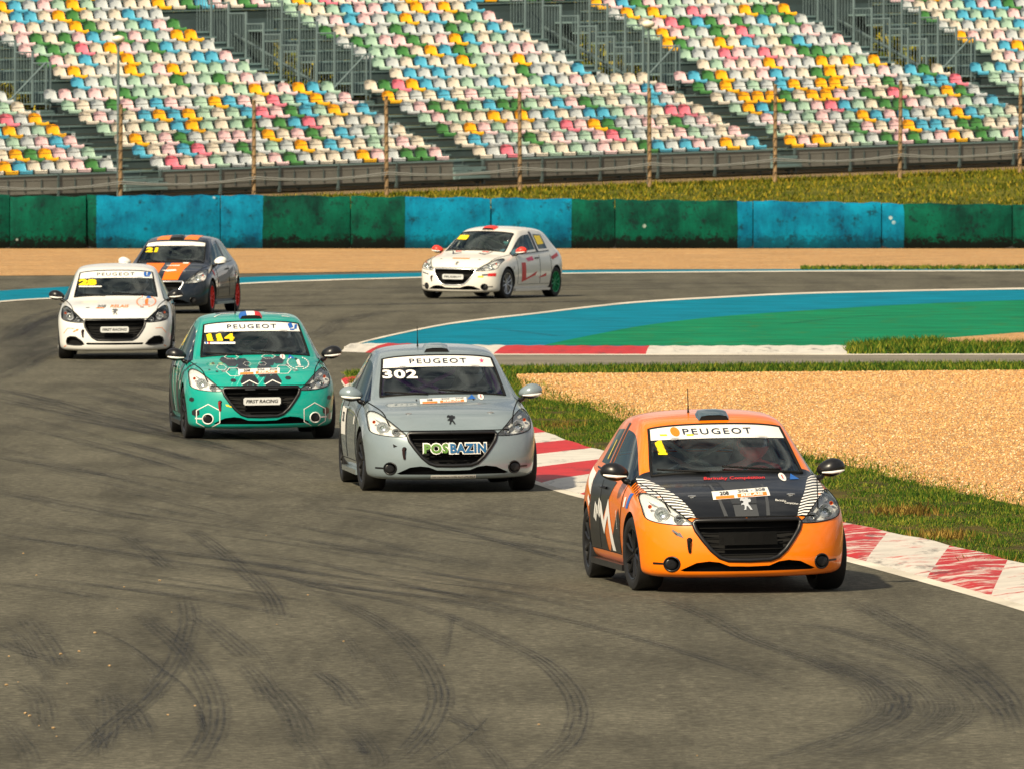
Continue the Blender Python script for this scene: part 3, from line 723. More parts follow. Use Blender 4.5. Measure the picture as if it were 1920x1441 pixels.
# seats
SEATC = [('cream', (216, 206, 190), 29), ('silver', (192, 197, 198), 24), ('mint', (166, 194, 174), 18), ('rose', (230, 196, 198), 17), ('yellow', (250, 184, 20), 14), ('green', (72, 132, 68), 14), ('blue', (84, 172, 200), 15), ('pink', (232, 128, 146), 3)]
def seat_mesh(name, m):
    prof = [(-.22, -.075, .21), (-.235, -.01, .222), (-.20, .012, .224), (-.05, -.012, .222), (.10, -.006, .22), (.165, .035, .222), (.20, .125, .222), (.225, .215, .212), (.235, .268, .170), (.238, .294, .08)]
    cols = [(-1, .055), (-.86, .022), (-.4, 0), (.4, 0), (.86, .022), (1, .055)]
    v, f = [], []
    for s, (y, z, w) in enumerate(prof):
        for c, e in cols:
            k = 0 if s < 1 else (e if s > 4 else 0); kz = e*0.6 if 1 < s <= 4 else 0
            v.append((c*w, y-k, z+kz))
    n = len(cols)
    for s in range(len(prof)-1):
        for c in range(n-1): f.append((s*n+c, s*n+c+1, (s+1)*n+c+1, (s+1)*n+c))
    me = pydata('seat', v, f); me.materials.append(m); me.polygons.foreach_set('use_smooth', [True]*len(f)); return me
seat_me = []
for nm, c, w in SEATC:
    m = mat('seat_plastic_'+nm, S(c), 0.45, var=0.06, vscale=2.0); seat_me += [seat_mesh(nm, m)]*w
SW = 0.5; ROWD = 0.88; RISE = 0.315; LOW = 7; ROWS = 17
SROT = TH                                   # seats look towards -v
blocks = [(-25.25, -13.9), (-12.67-.0, -2.39), (-1.34, 9.18), (10.06, 20.4), (21.4, 31.8)]
blab = ['block of coloured bucket seats at the low end of the sloping fascia',
        'second seating block up the slope, just past the aisle with the lamp post',
        'middle seating block, with a globe lamp post in front of its upper stairwell',
        'seating block just up the slope from the lamp post that stands by a stairwell',
        'block of coloured bucket seats at the high end of the sloping fascia']
Rz = Matrix.Rotation(TH, 4, 'Z')
def PM(u, v, z): return Matrix.Translation(SP(u, v, z)) @ Rz
rail_bar = None
for bi, (ua, ub) in enumerate(blocks):
    uc = (ua+ub)/2; org = SP(uc, 0, ground_z(uc)); root = empty('grandstand_block', org, TH)
    tag(root, blab[bi], 'grandstand', 'seating blocks of the grandstand')
    inv = (Matrix.Translation(org) @ Rz).inverted()
    shear = 0.0249
    def L(u, v, z): return inv @ SP(u, v, z)
    def slab(name, u0, u1, v0, v1, zt, th, m):
        """a long piece that follows the slope of the ground along the row"""
        bm = bmesh.new(); c = []
        for u in (u0, u1):
            zz = zt + shear*u
            c += [L(u, v0, zz-th), L(u, v1, zz-th), L(u, v1, zz), L(u, v0, zz)]
        V = [bm.verts.new(p) for p in c]
        for q in ((0, 1, 2, 3), (7, 6, 5, 4), (0, 4, 5, 1), (1, 5, 6, 2), (2, 6, 7, 3), (3, 7, 4, 0)): bm.faces.new([V[i] for i in q])
        bmesh.ops.recalc_face_normals(bm, faces=bm.faces[:]); return bobj(name, bm, m, root)
    aisle_b = blocks[bi+1][0] if bi+1 < len(blocks) else ub+1.0
    for r in range(ROWS):
        v0 = r*ROWD; zs = 2.36 + r*RISE
        full = r >= 14
        lo, hi = (ua, ub) if r < LOW else ((ua+1.55, ub-1.75) if not full else (ua, aisle_b-0.05))
        # deck and riser of the row
        slab('tread', lo-0.02, hi+0.02, v0-0.30, v0+ROWD-0.33, zs-0.42, 0.045, M['deck'])
        slab('riser', lo-0.02, hi+0.02, v0-0.275, v0-0.25, zs-0.47, RISE-0.06, M['deck_dark'])
        slab('seat_rail', lo+0.05, hi-0.05, v0+0.02, v0+0.08, zs-0.05, 0.06, M['deck_dark'])
        n = int((hi-lo)/SW + 0.3); st = (hi-lo)/n
        last = None
        for i in range(n):
            u = lo + (i+0.5)*st
            me = rng.choice(seat_me)
            if me is last and rng.random() < 0.5: me = rng.choice(seat_me)
            last = me
            o = bpy.data.objects.new('seat', me); C.objects.link(o); o.parent = root
            o.location = L(u, v0, zs+shear*u); o.rotation_euler = (rng.uniform(-.03, .03), 0, rng.uniform(-.03, .03))
        if full: continue
        # stair treads in the aisle on the right of the block
        alo, ahi = (ub+0.03, aisle_b-0.03) if r < LOW else (ub-1.72, ub-0.40)
        slab('aisle_step', alo, ahi, v0-0.30, v0+ROWD-0.33, zs-0.42, 0.05, M['deck'])
        slab('aisle_riser', alo, ahi, v0-0.275, v0-0.25, zs-0.47, RISE-0.06, M['deck_dark'])
        slab('half_step', alo, ahi, v0-0.30-0.36, v0-0.305, zs-0.42-RISE/2, 0.05, M['deck'])
        if r >= LOW:
            slab('aisle_step', ua+0.55, ua+1.52, v0-0.30, v0+ROWD-0.33, zs-0.42, 0.05, M['deck'])
            slab('aisle_riser', ua+0.55, ua+1.52, v0-0.275, v0-0.25, zs-0.47, RISE-0.06, M['deck_dark'])
        if r % 2 == 0:
            uu = (alo+ahi)/2 + 0.15
            o = slab('row_marker', uu-0.06, uu+0.06, v0-0.31, v0-0.302, zs-0.30, 0.13, M['white_plate'])
        # braces under the open aisle
        for uu in (alo-0.06, ahi+0.02):
            slab('stringer', uu, uu+0.05, v0-0.30, v0+ROWD-0.33, zs-0.47, 0.24, M['deck_dark'])
    slab('back_panel', ub-1.7, aisle_b+1.5, 14*ROWD-0.34, 14*ROWD-0.30, 2.36+14*RISE-0.40, 1.6, M['deck_dark'])
    # landing at the stairwell mouth
    vm = LOW*ROWD - 0.6
    slab('landing', ub-0.7, aisle_b+0.5, vm-0.02, vm+2.2, 2.36+LOW*RISE-0.62, 0.06, M['deck'])
    slab('landing_front', ub-0.7, aisle_b+0.5, vm-0.02, vm+0.03, 2.36+LOW*RISE-0.69, 0.30, M['deck'])
    # stepped railings on both sides of the stairwell
    for side, uu, r1 in ((0, ub-0.36, 14), (1, aisle_b+0.52, 13)):
        for r in range(LOW, r1):
            va = r*ROWD-0.35; vb = va+ROWD; zt = 2.36+shear*uu+r*RISE+0.72; zb = 2.36+shear*uu+LOW*RISE-0.55+max(0, (r-LOW-2))*RISE*0.9
            bm = bmesh.new()
            for vv in (va,): tube(bm, [L(uu, vv, zb), L(uu, vv, zt+0.04)], 0.045, 6)
            bobj('railing_post', bm, M['galv'], root, 40)
            bm = bmesh.new(); tube(bm, [L(uu, va, zt), L(uu, vb, zt)], 0.024, 6); tube(bm, [L(uu, va, zb+0.1), L(uu, vb, zb+0.1)], 0.02, 6)
            for k in range(1, 6): tube(bm, [L(uu, va+(vb-va)*k/6, zb+0.1), L(uu, va+(vb-va)*k/6, zt)], 0.009, 5)
            bobj('railing_panel', bm, M['galv'], root, 40)
    # sloping handrail beside the landing stairs
    uu = aisle_b+0.35; z0 = 2.36+shear*uu
    bm = bmesh.new(); tube(bm, [L(uu-1.5, vm+0.2, z0+LOW*RISE-0.55), L(uu, vm+0.2, z0+LOW*RISE+0.75)], 0.03, 6); tube(bm, [L(uu, vm+0.2, z0+LOW*RISE-0.6), L(uu, vm+0.2, z0+LOW*RISE+0.75)], 0.028, 6)
    bobj('handrail', bm, M['galv'], root, 40)
    # frames that carry the deck, seen in the aisle and stairwell
    for uu in (ua+0.1, (ua+ub)/2, ub-0.1):
        for r in range(0, ROWS, 3):
            zz = 2.36+shear*uu+r*RISE-0.72
            bm = bmesh.new(); tube(bm, [L(uu, r*ROWD, ground_z(uu)-0.1), L(uu, r*ROWD, zz)], 0.05, 6); bobj('frame_leg', bm, M['deck_dark'], root, 40)
        bm = bmesh.new(); tube(bm, [L(uu, 0, 2.36+shear*uu-0.75), L(uu, (ROWS-1)*ROWD, 2.36+shear*uu+(ROWS-1)*RISE-0.75)], 0.06, 6); bobj('raker', bm, M['deck_dark'], root, 40)
    for k in range(3):
        a = L(ub-0.6, vm+1.2+k*1.4, 2.36+shear*ub+LOW*RISE-0.7); b = L(aisle_b+0.4, vm+1.2+k*1.4, ground_z(ub)+0.2)
        bm = bmesh.new(); tube(bm, [a, b], 0.03, 6); bobj('cross_brace', bm, M['galv'], root, 40)
        a = L(aisle_b+0.4, vm+1.25+k*1.4, 2.36+shear*ub+LOW*RISE-0.7); b = L(ub-0.6, vm+1.25+k*1.4, ground_z(ub)+0.2)
        bm = bmesh.new(); tube(bm, [a, b], 0.03, 6); bobj('cross_brace', bm, M['galv'], root, 40)
    # fascia at the foot, sheet by sheet between short posts
    nf = 5; fw = (ub-ua)/nf
    for k in range(nf):
        slab('fascia_panel', ua+k*fw+0.03, ua+(k+1)*fw-0.03, -0.42, -0.38, 2.36-0.14, 0.50, M['fascia'])
        slab('fascia_post', ua+k*fw-0.03, ua+k*fw+0.025, -0.47, -0.36, 2.36-0.10, 0.72, M['deck_dark'])
        for q in (0.25, 0.5, 0.75): slab('fascia_rib', ua+(k+q)*fw-0.012, ua+(k+q)*fw+0.012, -0.445, -0.422, 2.36-0.22, 0.36, M['deck_dark'])
    slab('fascia_cap', ua, ub, -0.45, -0.30, 2.36-0.09, 0.045, M['deck'])
    slab('entry_plate', ub-0.1, aisle_b+0.1, -0.62, -0.50, 2.36-0.42, 0.22, M['deck'])
    slab('entry_step', ub-0.05, aisle_b+0.05, -0.48, -0.34, 2.36-0.30, 0.09, M['deck'])

# shrubs growing behind the stairwells
M['leaf'] = m_grass('shrub_leaf', ((40, 52, 10), (88, 100, 16), (136, 134, 26), (190, 170, 50)))
M['bark'] = mat('bark', S((84, 66, 48)), 0.9, var=0.3, vscale=5)
for si, (u, v, hgt, lab) in enumerate(((-5.2, 18, 5.5, 'lowest stairwell on the slope of the stand'), (4.6, 18, 6.0, 'second lowest stairwell on the slope of the stand'), (16.4, 18, 5.6, 'stairwell that has a lamp post in front'), (28.2, 18, 6.2, 'highest stairwell on the slope of the stand'))):
    sh = empty('shrub', SP(u, v, ground_z(u)+0.1))
    tag(sh, 'yellow green shrub showing through the '+lab, 'shrub', 'shrubs behind the stairwells')
    r = np.random.default_rng(90+si); n = 15000; P = r.normal(0, 1, (n, 3)); P /= np.linalg.norm(P, axis=1)[:, None]; P *= r.random(n)[:, None]**0.4
    cl = r.normal(0, 0.12, (60, 3))[r.integers(0, 60, n)]
    P = (P+cl)*np.array([3.6, 2.4, hgt*0.48]) + np.array([0, 0, hgt*0.5])
    a = r.normal(0, 0.13, (n, 2, 3)); V = np.stack([P, P+a[:, 0], P+a[:, 1]], 1)
    me = np_mesh('crown', V.reshape(-1, 3), np.arange(3*n).reshape(-1, 3), 3); shade_attr(me, np.repeat(r.random(n), 3)); link('crown', me, M['leaf'], sh)
    bm = bmesh.new(); tube(bm, [(0, 0, -.2), (0.05, 0, hgt*.3), (0.1, 0.1, hgt*.6)], [0.14, 0.1, 0.04], 7); bobj('stem', bm, M['bark'], sh, 60)
# ------------------------------------------------------------------ the hatchback body
YN = -1.98                                     # the nose; y grows to the tail, the car looks along -y
# one half of each ring: 5 points along the bottom (centre out), 5 up the side, 5 along the top (out to centre)
CX0 = [0, .22, .44, .62, .745]
def ring_pts(bottom, side, top): return bottom + side + top[::-1]
def rows_front():
    """front cap: rows from bumper lip to bonnet, 5 columns each"""
    yp = [0.0, .012, .060, .150, .275]
    yo = [.070, .010, .0, .022, .052, .085, .200]
    zc = [[.118, .118, .120, .126, .14], [.165, .165, .168, .175, .19], [.34]*5, [.49, .49, .49, .495, .50], [.585, .585, .59, .60, .61], [.622, .622, .632, .652, .672], [.700, .700, .704, .708, .712]]
    xs = [[0, .22, .44, .61, .735], [0, .22, .44, .62, .765], [0, .22, .44, .63, .765], [0, .22, .44, .635, .78], [0, .22, .44, .635, .78], [0, .22, .44, .63, .768], [0, .22, .44, .61, .73]]
    return [[Vector((xs[r][c], yp[c]+yo[r]+(0.05 if r == 6 and c == 4 else 0), zc[r][c])) for c in range(5)] for r in range(7)]
FR = rows_front()
ST = []
ST.append(ring_pts(FR[0], [FR[r][4] for r in range(1, 6)], FR[6]))
def st(y, bz, bx, side, top, dy=None):
    dy = dy or [0]*5
    b = [Vector((bx*t, y, bz)) for t in (0, .27, .54, .78, 1.0)]
    s = [Vector((x, y, z)) for x, z in side]
    t = [Vector((x, y+d, z)) for (x, z), d in zip(top, dy)]
    return ring_pts(b, s, t)
ST.append(st(.47, .145, .80, [(.834, .20), (.846, .37), (.848, .52), (.830, .655), (.785, .735)], [(0, .806), (.22, .804), (.44, .797), (.60, .785), (.715, .770)], [-.08, -.075, -.06, -.03, 0]))
ST.append(st(.80, .17, .80, [(.85, .24), (.870, .38), (.872, .55), (.846, .70), (.795, .785)], [(0, .872), (.22, .870), (.44, .863), (.60, .850), (.72, .832)], [-.04, -.04, -.03, -.01, 0]))
ST.append(st(1.20, .17, .80, [(.84, .25), (.858, .38), (.860, .57), (.832, .76), (.785, .845)], [(0, .932), (.22, .930), (.46, .922), (.645, .905), (.712, .885)], [-.19, -.18, -.13, -.04, -.01]))
ST.append(st(1.52, .17, .80, [(.835, .25), (.852, .38), (.856, .58), (.836, .785), (.792, .880)], [(0, 1.145), (.21, 1.142), (.43, 1.130), (.595, 1.105), (.655, 1.082)], [-.18, -.17, -.12, -.04, -.01]))
ST.append(st(1.88, .17, .80, [(.835, .25), (.852, .38), (.856, .58), (.836, .80), (.788, .900)], [(0, 1.350), (.20, 1.348), (.40, 1.338), (.545, 1.316), (.600, 1.292)], [-.14, -.13, -.09, -.03, 0]))
ST.append(st(2.08, .17, .80, [(.835, .25), (.852, .38), (.856, .58), (.836, .81), (.786, .910)], [(0, 1.412), (.20, 1.409), (.40, 1.396), (.540, 1.368), (.600, 1.325)], [-.08, -.08, -.06, -.03, 0]))
ST.append(st(2.42, .17, .80, [(.835, .25), (.852, .38), (.858, .58), (.838, .82), (.784, .920)], [(0, 1.432), (.20, 1.429), (.40, 1.415), (.535, 1.388), (.600, 1.340)]))
ST.append(st(2.50, .17, .80, [(.837, .25), (.853, .38), (.859, .58), (.839, .822), (.783, .922)], [(0, 1.432), (.20, 1.429), (.40, 1.415), (.535, 1.388), (.598, 1.340)]))
ST.append(st(3.10, .18, .80, [(.85, .26), (.868, .39), (.876, .60), (.852, .84), (.770, .945)], [(0, 1.415), (.20, 1.412), (.39, 1.396), (.515, 1.366), (.580, 1.315)]))
ST.append(st(3.52, .20, .78, [(.82, .28), (.848, .41), (.852, .62), (.822, .85), (.735, .975)], [(0, 1.375), (.20, 1.372), (.37, 1.356), (.485, 1.326), (.548, 1.270)], [.06, .055, .04, .01, -.04]))
ST.append(st(3.82, .24, .70, [(.76, .31), (.79, .43), (.80, .63), (.77, .84), (.70, .94)], [(0, 1.00), (.20, 1.00), (.40, .995), (.55, .98), (.62, .965)], [.06, .055, .03, -.02, -.07]))
ST.append(st(3.90, .28, .62, [(.67, .34), (.70, .46), (.71, .64), (.69, .80), (.65, .86)], [(0, .90), (.20, .90), (.38, .895), (.50, .885), (.58, .875)], [.05, .045, .03, 0, -.04]))
NR = 15
WS, SIDEF, SIDER, REARW = 1, 2, 3, 4           # face marks of the glazed openings
def cage():
    v = []; f = []; mi = []; key = {}
    def vid(p, s):
        q = Vector((p.x*s, p.y+YN, p.z)); k = (round(q.x, 5), round(q.y, 5), round(q.z, 5))
        if k not in key: key[k] = len(v); v.append(q)
        return key[k]
    def quad(a, b, c, d, s, m=0):
        ids = [vid(p, s) for p in (a, b, c, d)]
        if s < 0: ids = ids[::-1]
        if len(set(ids)) == 4: f.append(ids); mi.append(m)
    for s in (1, -1):
        for i in range(len(ST)-1):
            A, B = ST[i], ST[i+1]
            for k in range(NR-1):
                m = 0
                if k >= 11 and i in (3, 4): m = WS
                if k >= 11 and i == 10: m = REARW
                if k == 9 and i in (3, 4, 5, 6): m = SIDEF
                if k == 9 and i == 8: m = SIDER
                quad(A[k], B[k], B[k+1], A[k+1], s, m)
        for r in range(6):
            for c in range(4): quad(FR[r][c], FR[r][c+1], FR[r+1][c+1], FR[r+1][c], s)
        R = ST[-1]; rear = [R[0:5]] + [None]*5 + [R[10:15][::-1]]
        for r in range(1, 6):
            e = R[4+r]; rear[r] = [Vector((e.x*t, e.y + (0.05*(1-t*t)), e.z)) for t in (0, .3, .6, .85)] + [e]
        for r in range(6):
            for c in range(4): quad(rear[r][c], rear[r+1][c], rear[r+1][c+1], rear[r][c+1], s)
    me = pydata('body_cage', [tuple(p) for p in v], f)
    me.polygons.foreach_set('material_index', mi); return me
def evaluated(o):
    bpy.context.view_layer.update()
    dg = bpy.context.evaluated_depsgraph_get(); return bpy.data.meshes.new_from_object(o.evaluated_get(dg))
def tmp_obj(me, n=8):
    while len(me.materials) < n: me.materials.append(None)
    o = bpy.data.objects.new('tmp', me); C.objects.link(o); return o
SLOT = ['paint', 'g1', 'g2', 'g3', 'g4', 'black', 'lamp', 'well']
_sl = [bpy.data.materials.new('slot_'+s) for s in SLOT]
cme = cage()
bm = bmesh.new(); bm.from_mesh(cme); bmesh.ops.recalc_face_normals(bm, faces=bm.faces[:]); bm.to_mesh(cme); bm.free()
for s_ in _sl: cme.materials.append(s_)
o = bpy.data.objects.new('tmp', cme); C.objects.link(o)
md = o.modifiers.new('s', 'SUBSURF'); md.levels = 3; md.render_levels = 3; md.subdivision_type = 'CATMULL_CLARK'
body_me = evaluated(o); bpy.data.objects.remove(o)
bm = bmesh.new(); bm.from_mesh(body_me); bmesh.ops.recalc_face_normals(bm, faces=bm.faces[:])
BVH = BVHTree.FromBMesh(bm); BB = ([min(v.co[i] for v in bm.verts) for i in range(3)], [max(v.co[i] for v in bm.verts) for i in range(3)])
bm.to_mesh(body_me); bm.free()

def hit(mode, u, v):
    """the body surface under a point of the front (x,z), top (x,y) or side (y,z) drawing; y from the nose"""
    if mode == 'F': o, d = Vector((u, -6, v)), Vector((0, 1, 0))
    elif mode == 'T': o, d = Vector((u, v+YN, 6)), Vector((0, 0, -1))
    elif mode == 'L': o, d = Vector((-6, u+YN, v)), Vector((1, 0, 0))
    else: o, d = Vector((6, u+YN, v)), Vector((-1, 0, 0))
    p, n, i, t = BVH.ray_cast(o, d)
    if p is None: return None, None
    if n.dot(d) > 0: n = -n
    return p, n
def on(mode, pts, e=0.004):
    out = []
    for u, v in pts:
        p, n = hit(mode, u, v)
        if p is not None: out.append(p + n*e)
    return out
def dense(pts, step=0.02, closed=False):
    out = []; P = [Vector((a, b, 0)) for a, b in pts]
    if closed: P.append(P[0])
    for a, b in zip(P, P[1:]):
        n = max(1, int((b-a).length/step))
        for i in range(n): q = a.lerp(b, i/n); out.append((q.x, q.y))
    if not closed: out.append((P[-1].x, P[-1].y))
    return out
def smooth2(pts, n=5, closed=True):
    P = [Vector((a, b, 0)) for a, b in pts]
    if closed:
        N = len(P); out = []
        for i in range(N):
            a, b, c, d = P[i-1], P[i], P[(i+1) % N], P[(i+2) % N]
            for k in range(n):
                t = k/n; q = 0.5*((2*b)+(c-a)*t+(2*a-5*b+4*c-d)*t*t+(3*b-a-3*c+d)*t**3); out.append((q.x, q.y))
        return out
    return [(q.x, q.y) for q in crom(P, n)]
def mir(pts): return pts + [(-x, z) for x, z in pts[::-1] if abs(x) > 1e-5]
def flip(pts): return [(-x, z) for x, z in pts[::-1]]
def project(bm, mode, e, grid):
    """cut the flat drawing into a fine net and lay it on the body"""
    us = [v.co.x for v in bm.verts]; vs2 = [v.co.y for v in bm.verts]
    for ax, lo, hi in ((0, min(us), max(us)), (1, min(vs2), max(vs2))):
        k = math.floor(lo/grid)+1
        while k*grid < hi:
            co = Vector((0, 0, 0)); co[ax] = k*grid; no = Vector((0, 0, 0)); no[ax] = 1
            bmesh.ops.bisect_plane(bm, geom=bm.verts[:]+bm.edges[:]+bm.faces[:], plane_co=co, plane_no=no, dist=1e-5); k += 1
    dead = []
    for v in bm.verts:
        p, n = hit(mode, v.co.x, v.co.y)
        if p is None: dead.append(v)
        else: v.co = p + n*e
    if dead: bmesh.ops.delete(bm, geom=dead, context='VERTS')
    bmesh.ops.triangulate(bm, faces=[f for f in bm.faces if len(f.verts) > 4])
    bmesh.ops.recalc_face_normals(bm, faces=bm.faces[:])
    return bm
def decal(name, polys, mode, m, parent, e=0.003, grid=0.04):
    bm = bmesh.new()
    for poly in polys:
        try: bm.faces.new([bm.verts.new((x, y, 0)) for x, y in poly])
        except ValueError: pass
    bmesh.ops.triangulate(bm, faces=bm.faces[:])
    project(bm, mode, e, grid)
    return bobj(name, bm, m, parent, 180)
def text_bm(txt, size, bold=0.0, shear=0.0, xs=1.0, space=1.0):
    cu = bpy.data.curves.new('t', 'FONT'); cu.body = txt; cu.size = 1.0; cu.offset = bold; cu.shear = shear; cu.resolution_u = 3
    cu.align_x = 'CENTER'; cu.align_y = 'CENTER'; cu.space_character = space
    o = bpy.data.objects.new('t', cu); C.objects.link(o); me = evaluated(o); bpy.data.objects.remove(o); bpy.data.curves.remove(cu)
    bm = bmesh.new(); bm.from_mesh(me); bpy.data.meshes.remove(me)
    xx = [v.co.x for v in bm.verts]; yy = [v.co.y for v in bm.verts]; h = max(yy)-min(yy); cx = (max(xx)+min(xx))/2; cy = (max(yy)+min(yy))/2
    for v in bm.verts: v.co = Vector(((v.co.x-cx)*size*xs/h, (v.co.y-cy)*size/h, 0))
    return bm
def text(name, txt, mode, u, v, size, m, parent, bold=0.0, shear=0.0, xs=1.0, rot=0.0, e=0.005, grid=0.05, space=1.0, flipu=False, width=None):
    """lettering of cap height size, laid on the body at (u,v); width fixes its length"""
    bm = text_bm(txt, size, bold, shear, xs, space)
    if width:
        xx = [q.co.x for q in bm.verts]; k = width/(max(xx)-min(xx))
        for q in bm.verts: q.co.x *= k
    R = Matrix.Rotation(rot, 4, 'Z')
    for q in bm.verts:
        q.co = R @ q.co
        if flipu: q.co.x = -q.co.x
        q.co += Vector((u, v, 0))
    project(bm, mode, e, grid)
    return bobj(name, bm, m, parent, 180)
def flat_text(bm_out_name, txt, Mx, size, m, parent, bold=0.0, shear=0.0, xs=1.0, width=None):
    """lettering on a flat plate given by the matrix Mx (x right, y up, z out)"""
    bm = text_bm(txt, size, bold, shear, xs)
    if width:
        xx = [q.co.x for q in bm.verts]; k = width/(max(xx)-min(xx))
        for q in bm.verts: q.co.x *= k
    bmesh.ops.transform(bm, matrix=Mx, verts=bm.verts[:])
    return bobj(bm_out_name, bm, m, parent)

# ---- outlines in the front drawing (metres from the centre line, metres above the ground)
GRILLE = mir([(0, .598), (.30, .598), (.415, .596), (.435, .575), (.415, .515), (.365, .44), (.30, .355), (.235, .298), (.17, .275), (0, .270)])
INTAKE = mir([(0, .222), (.16, .226), (.24, .258), (.32, .268), (.42, .256), (.545, .196), (.51, .186), (0, .182)])
LIGHT = [(.430, .566), (.52, .560), (.62, .568), (.72, .586), (.785, .622), (.795, .70), (.782, .775), (.745, .806), (.69, .792), (.625, .742), (.545, .670), (.475, .604)]
FOG = [(.605+.058*cos(2*pi*k/20), .247+.058*sin(2*pi*k/20)) for k in range(20)]
GRILLE2 = mir([(0, .600), (.30, .600), (.43, .600), (.455, .575), (.44, .50), (.395, .42), (.33, .335), (.26, .296), (0, .290)])
INTAKE2 = mir([(0, .255), (.34, .255), (.40, .258), (.425, .250), (.41, .226), (0, .222)])
FOG2 = [(.455, .238), (.50, .290), (.58, .345), (.66, .350), (.705, .330), (.72, .28), (.71, .235), (.60, .222), (.50, .222)]
def prism(bm, poly, mode, depth, front, mi):
    """cutter through the skin: straight from in front to 'depth' below the surface"""
    a, b = [], []
    for u, v in poly:
        p, n = hit('F', u, v)
        y = p.y if p is not None else YN+0.5
        a.append(bm.verts.new((u, YN-0.4, v))); b.append(bm.verts.new((u, y+depth, v)))
    fs = [bm.faces.new(a), bm.faces.new(b[::-1])]
    for i in range(len(a)): j = (i+1) % len(a); fs.append(bm.faces.new((a[i], b[i], b[j], a[j])))
    for f in fs: f.material_index = mi
def build_shell(variant):
    cutters = []
    def cutter(bm):
        bmesh.ops.recalc_face_normals(bm, faces=bm.faces[:])
        cut = bpy.data.meshes.new('cut'); bm.to_mesh(cut); bm.free()
        for s_ in _sl: cut.materials.append(s_)
        oc = bpy.data.objects.new('cut', cut); C.objects.link(oc); cutters.append(oc)
    def pc(poly, depth, mi):
        bm = bmesh.new(); prism(bm, poly, 'F', depth, 0, mi); cutter(bm)
    if variant == 1:
        pc(dense(GRILLE, .04, True), .10, 5); pc(dense(INTAKE, .04, True), .08, 5)
        for s in (0, 1): pc(FOG if s else flip(FOG), .07, 5)
    else:
        pc(dense(GRILLE2, .04, True), .09, 5); pc(dense(INTAKE2, .04, True), .07, 5)
        for s in (0, 1): q = dense(FOG2, .03, True); pc(q if s else flip(q), .05, 5)
    for s in (0, 1): q = dense(smooth2(LIGHT, 3), .03, True); pc(q if s else flip(q), .055, 6)
    for y in (.80, 3.33):
        for s in (1, -1):
            bm = bmesh.new(); x0, x1 = (.50, 1.05) if s > 0 else (-1.05, -.50)
            rr = lathe(bm, [(x0, .352), (x1, .352)], 40, 'x', Matrix.Translation((0, y+YN, .305)))
            bm.faces.new(rr[0][::-1]); bm.faces.new(rr[1])
            for f in bm.faces: f.material_index = 7
            cutter(bm)
    ob = bpy.data.objects.new('tmp', body_me.copy()); C.objects.link(ob)
    for oc in cutters:
        md = ob.modifiers.new('b', 'BOOLEAN'); md.operation = 'DIFFERENCE'; md.solver = 'EXACT'; md.object = oc
    me = evaluated(ob); bpy.data.objects.remove(ob)
    for oc in cutters: bpy.data.objects.remove(oc)
    # cut clean shut lines for bonnet and doors
    bm = bmesh.new(); bm.from_mesh(me)
    def cutp(co, no, sel):
        g = [f for f in bm.faces if sel(f.calc_center_median())]
        es = {e for f in g for e in f.edges}; vv = {w for f in g for w in f.verts}
        bmesh.ops.bisect_plane(bm, geom=list(vv)+list(es)+g, plane_co=co, plane_no=no, dist=1e-5)
    for s in (1, -1):
        a = Vector((s*.585, .18+YN, 0)); b = Vector((s*.735, 1.16+YN, 0)); d = (b-a).normalized()
        cutp(a, Vector((d.y, -d.x, 0)), lambda c: s*c.x > .4 and c.y < YN+1.3 and c.z > .58)
        for y in (1.30, 2.46, 3.02): cutp(Vector((0, y+YN, 0)), Vector((0, 1, 0)), lambda c: s*c.x > .6 and c.z > .22)
        cutp(Vector((0, 0, .285)), Vector((0, 0, 1)), lambda c: s*c.x > .6 and 1.2 < c.y-YN < 3.1)
    cutp(Vector((0, 0, .618)), Vector((0, 0, 1)), lambda c: c.y < YN+.35 and abs(c.x) < .66)
    def part(f):
        c = f.calc_center_median(); y = c.y-YN; m = f.material_index; s = 'r' if c.x > 0 else 'l'
        if m == WS: return 'windscreen'
        if m == REARW: return 'rear_window'
        if m == SIDEF: return ('front_window_' if y < 2.46 else 'front_window_')+s
        if m == SIDER: return 'rear_window_'+s
        if m in (5, 6, 7): return ('', '', '', '', '', 'recess', 'lamp_bowl', 'wheel_well')[m]
        if c.z > .618 and y < 1.25 and c.z < .96 and abs(c.x) < .585+(y-.18)*(.15/.98) and f.normal.z > .05: return 'bonnet'
        if abs(c.x) > .6 and c.z > .285 and c.z < .955:
            if 1.30 < y < 2.46: return 'front_door_'+s
            if 2.46 < y < 3.02: return 'rear_door_'+s
        return 'shell'
    groups = {}
    bm.normal_update()
    def piece(f, k):
        c = f.calc_center_median(); s = 'r' if c.x > 0 else 'l'
        if k == 'wheel_well': return k + ('_f' if c.y-YN < 2 else '_b') + s
        if k == 'lamp_bowl': return k + '_' + s
        if k == 'recess': return 'recess_grille' if (c.z > .269 and abs(c.x) < .47) else ('recess_fog_'+s if abs(c.x) > .535 or (variant == 2 and abs(c.x) > .437) else 'recess_intake')
        return k
    for f in bm.faces: groups.setdefault(piece(f, part(f)), []).append(f)
    out = {}
    for k, fs in groups.items():
        nb = bmesh.new(); mp = {}
        for f in fs:
            vv = []
            for w in f.verts:
                if w.index not in mp: mp[w.index] = nb.verts.new(w.co)
                vv.append(mp[w.index])
            try: nb.faces.new(vv)
            except ValueError: pass
        m_ = bpy.data.meshes.new(k); nb.to_mesh(m_); nb.free()
        m_.polygons.foreach_set('use_smooth', [True]*len(m_.polygons))
        m_.set_sharp_from_angle(angle=radians(40)); out[k] = m_
    # dark lining inside the cabin
    nb = bmesh.new(); mp = {}
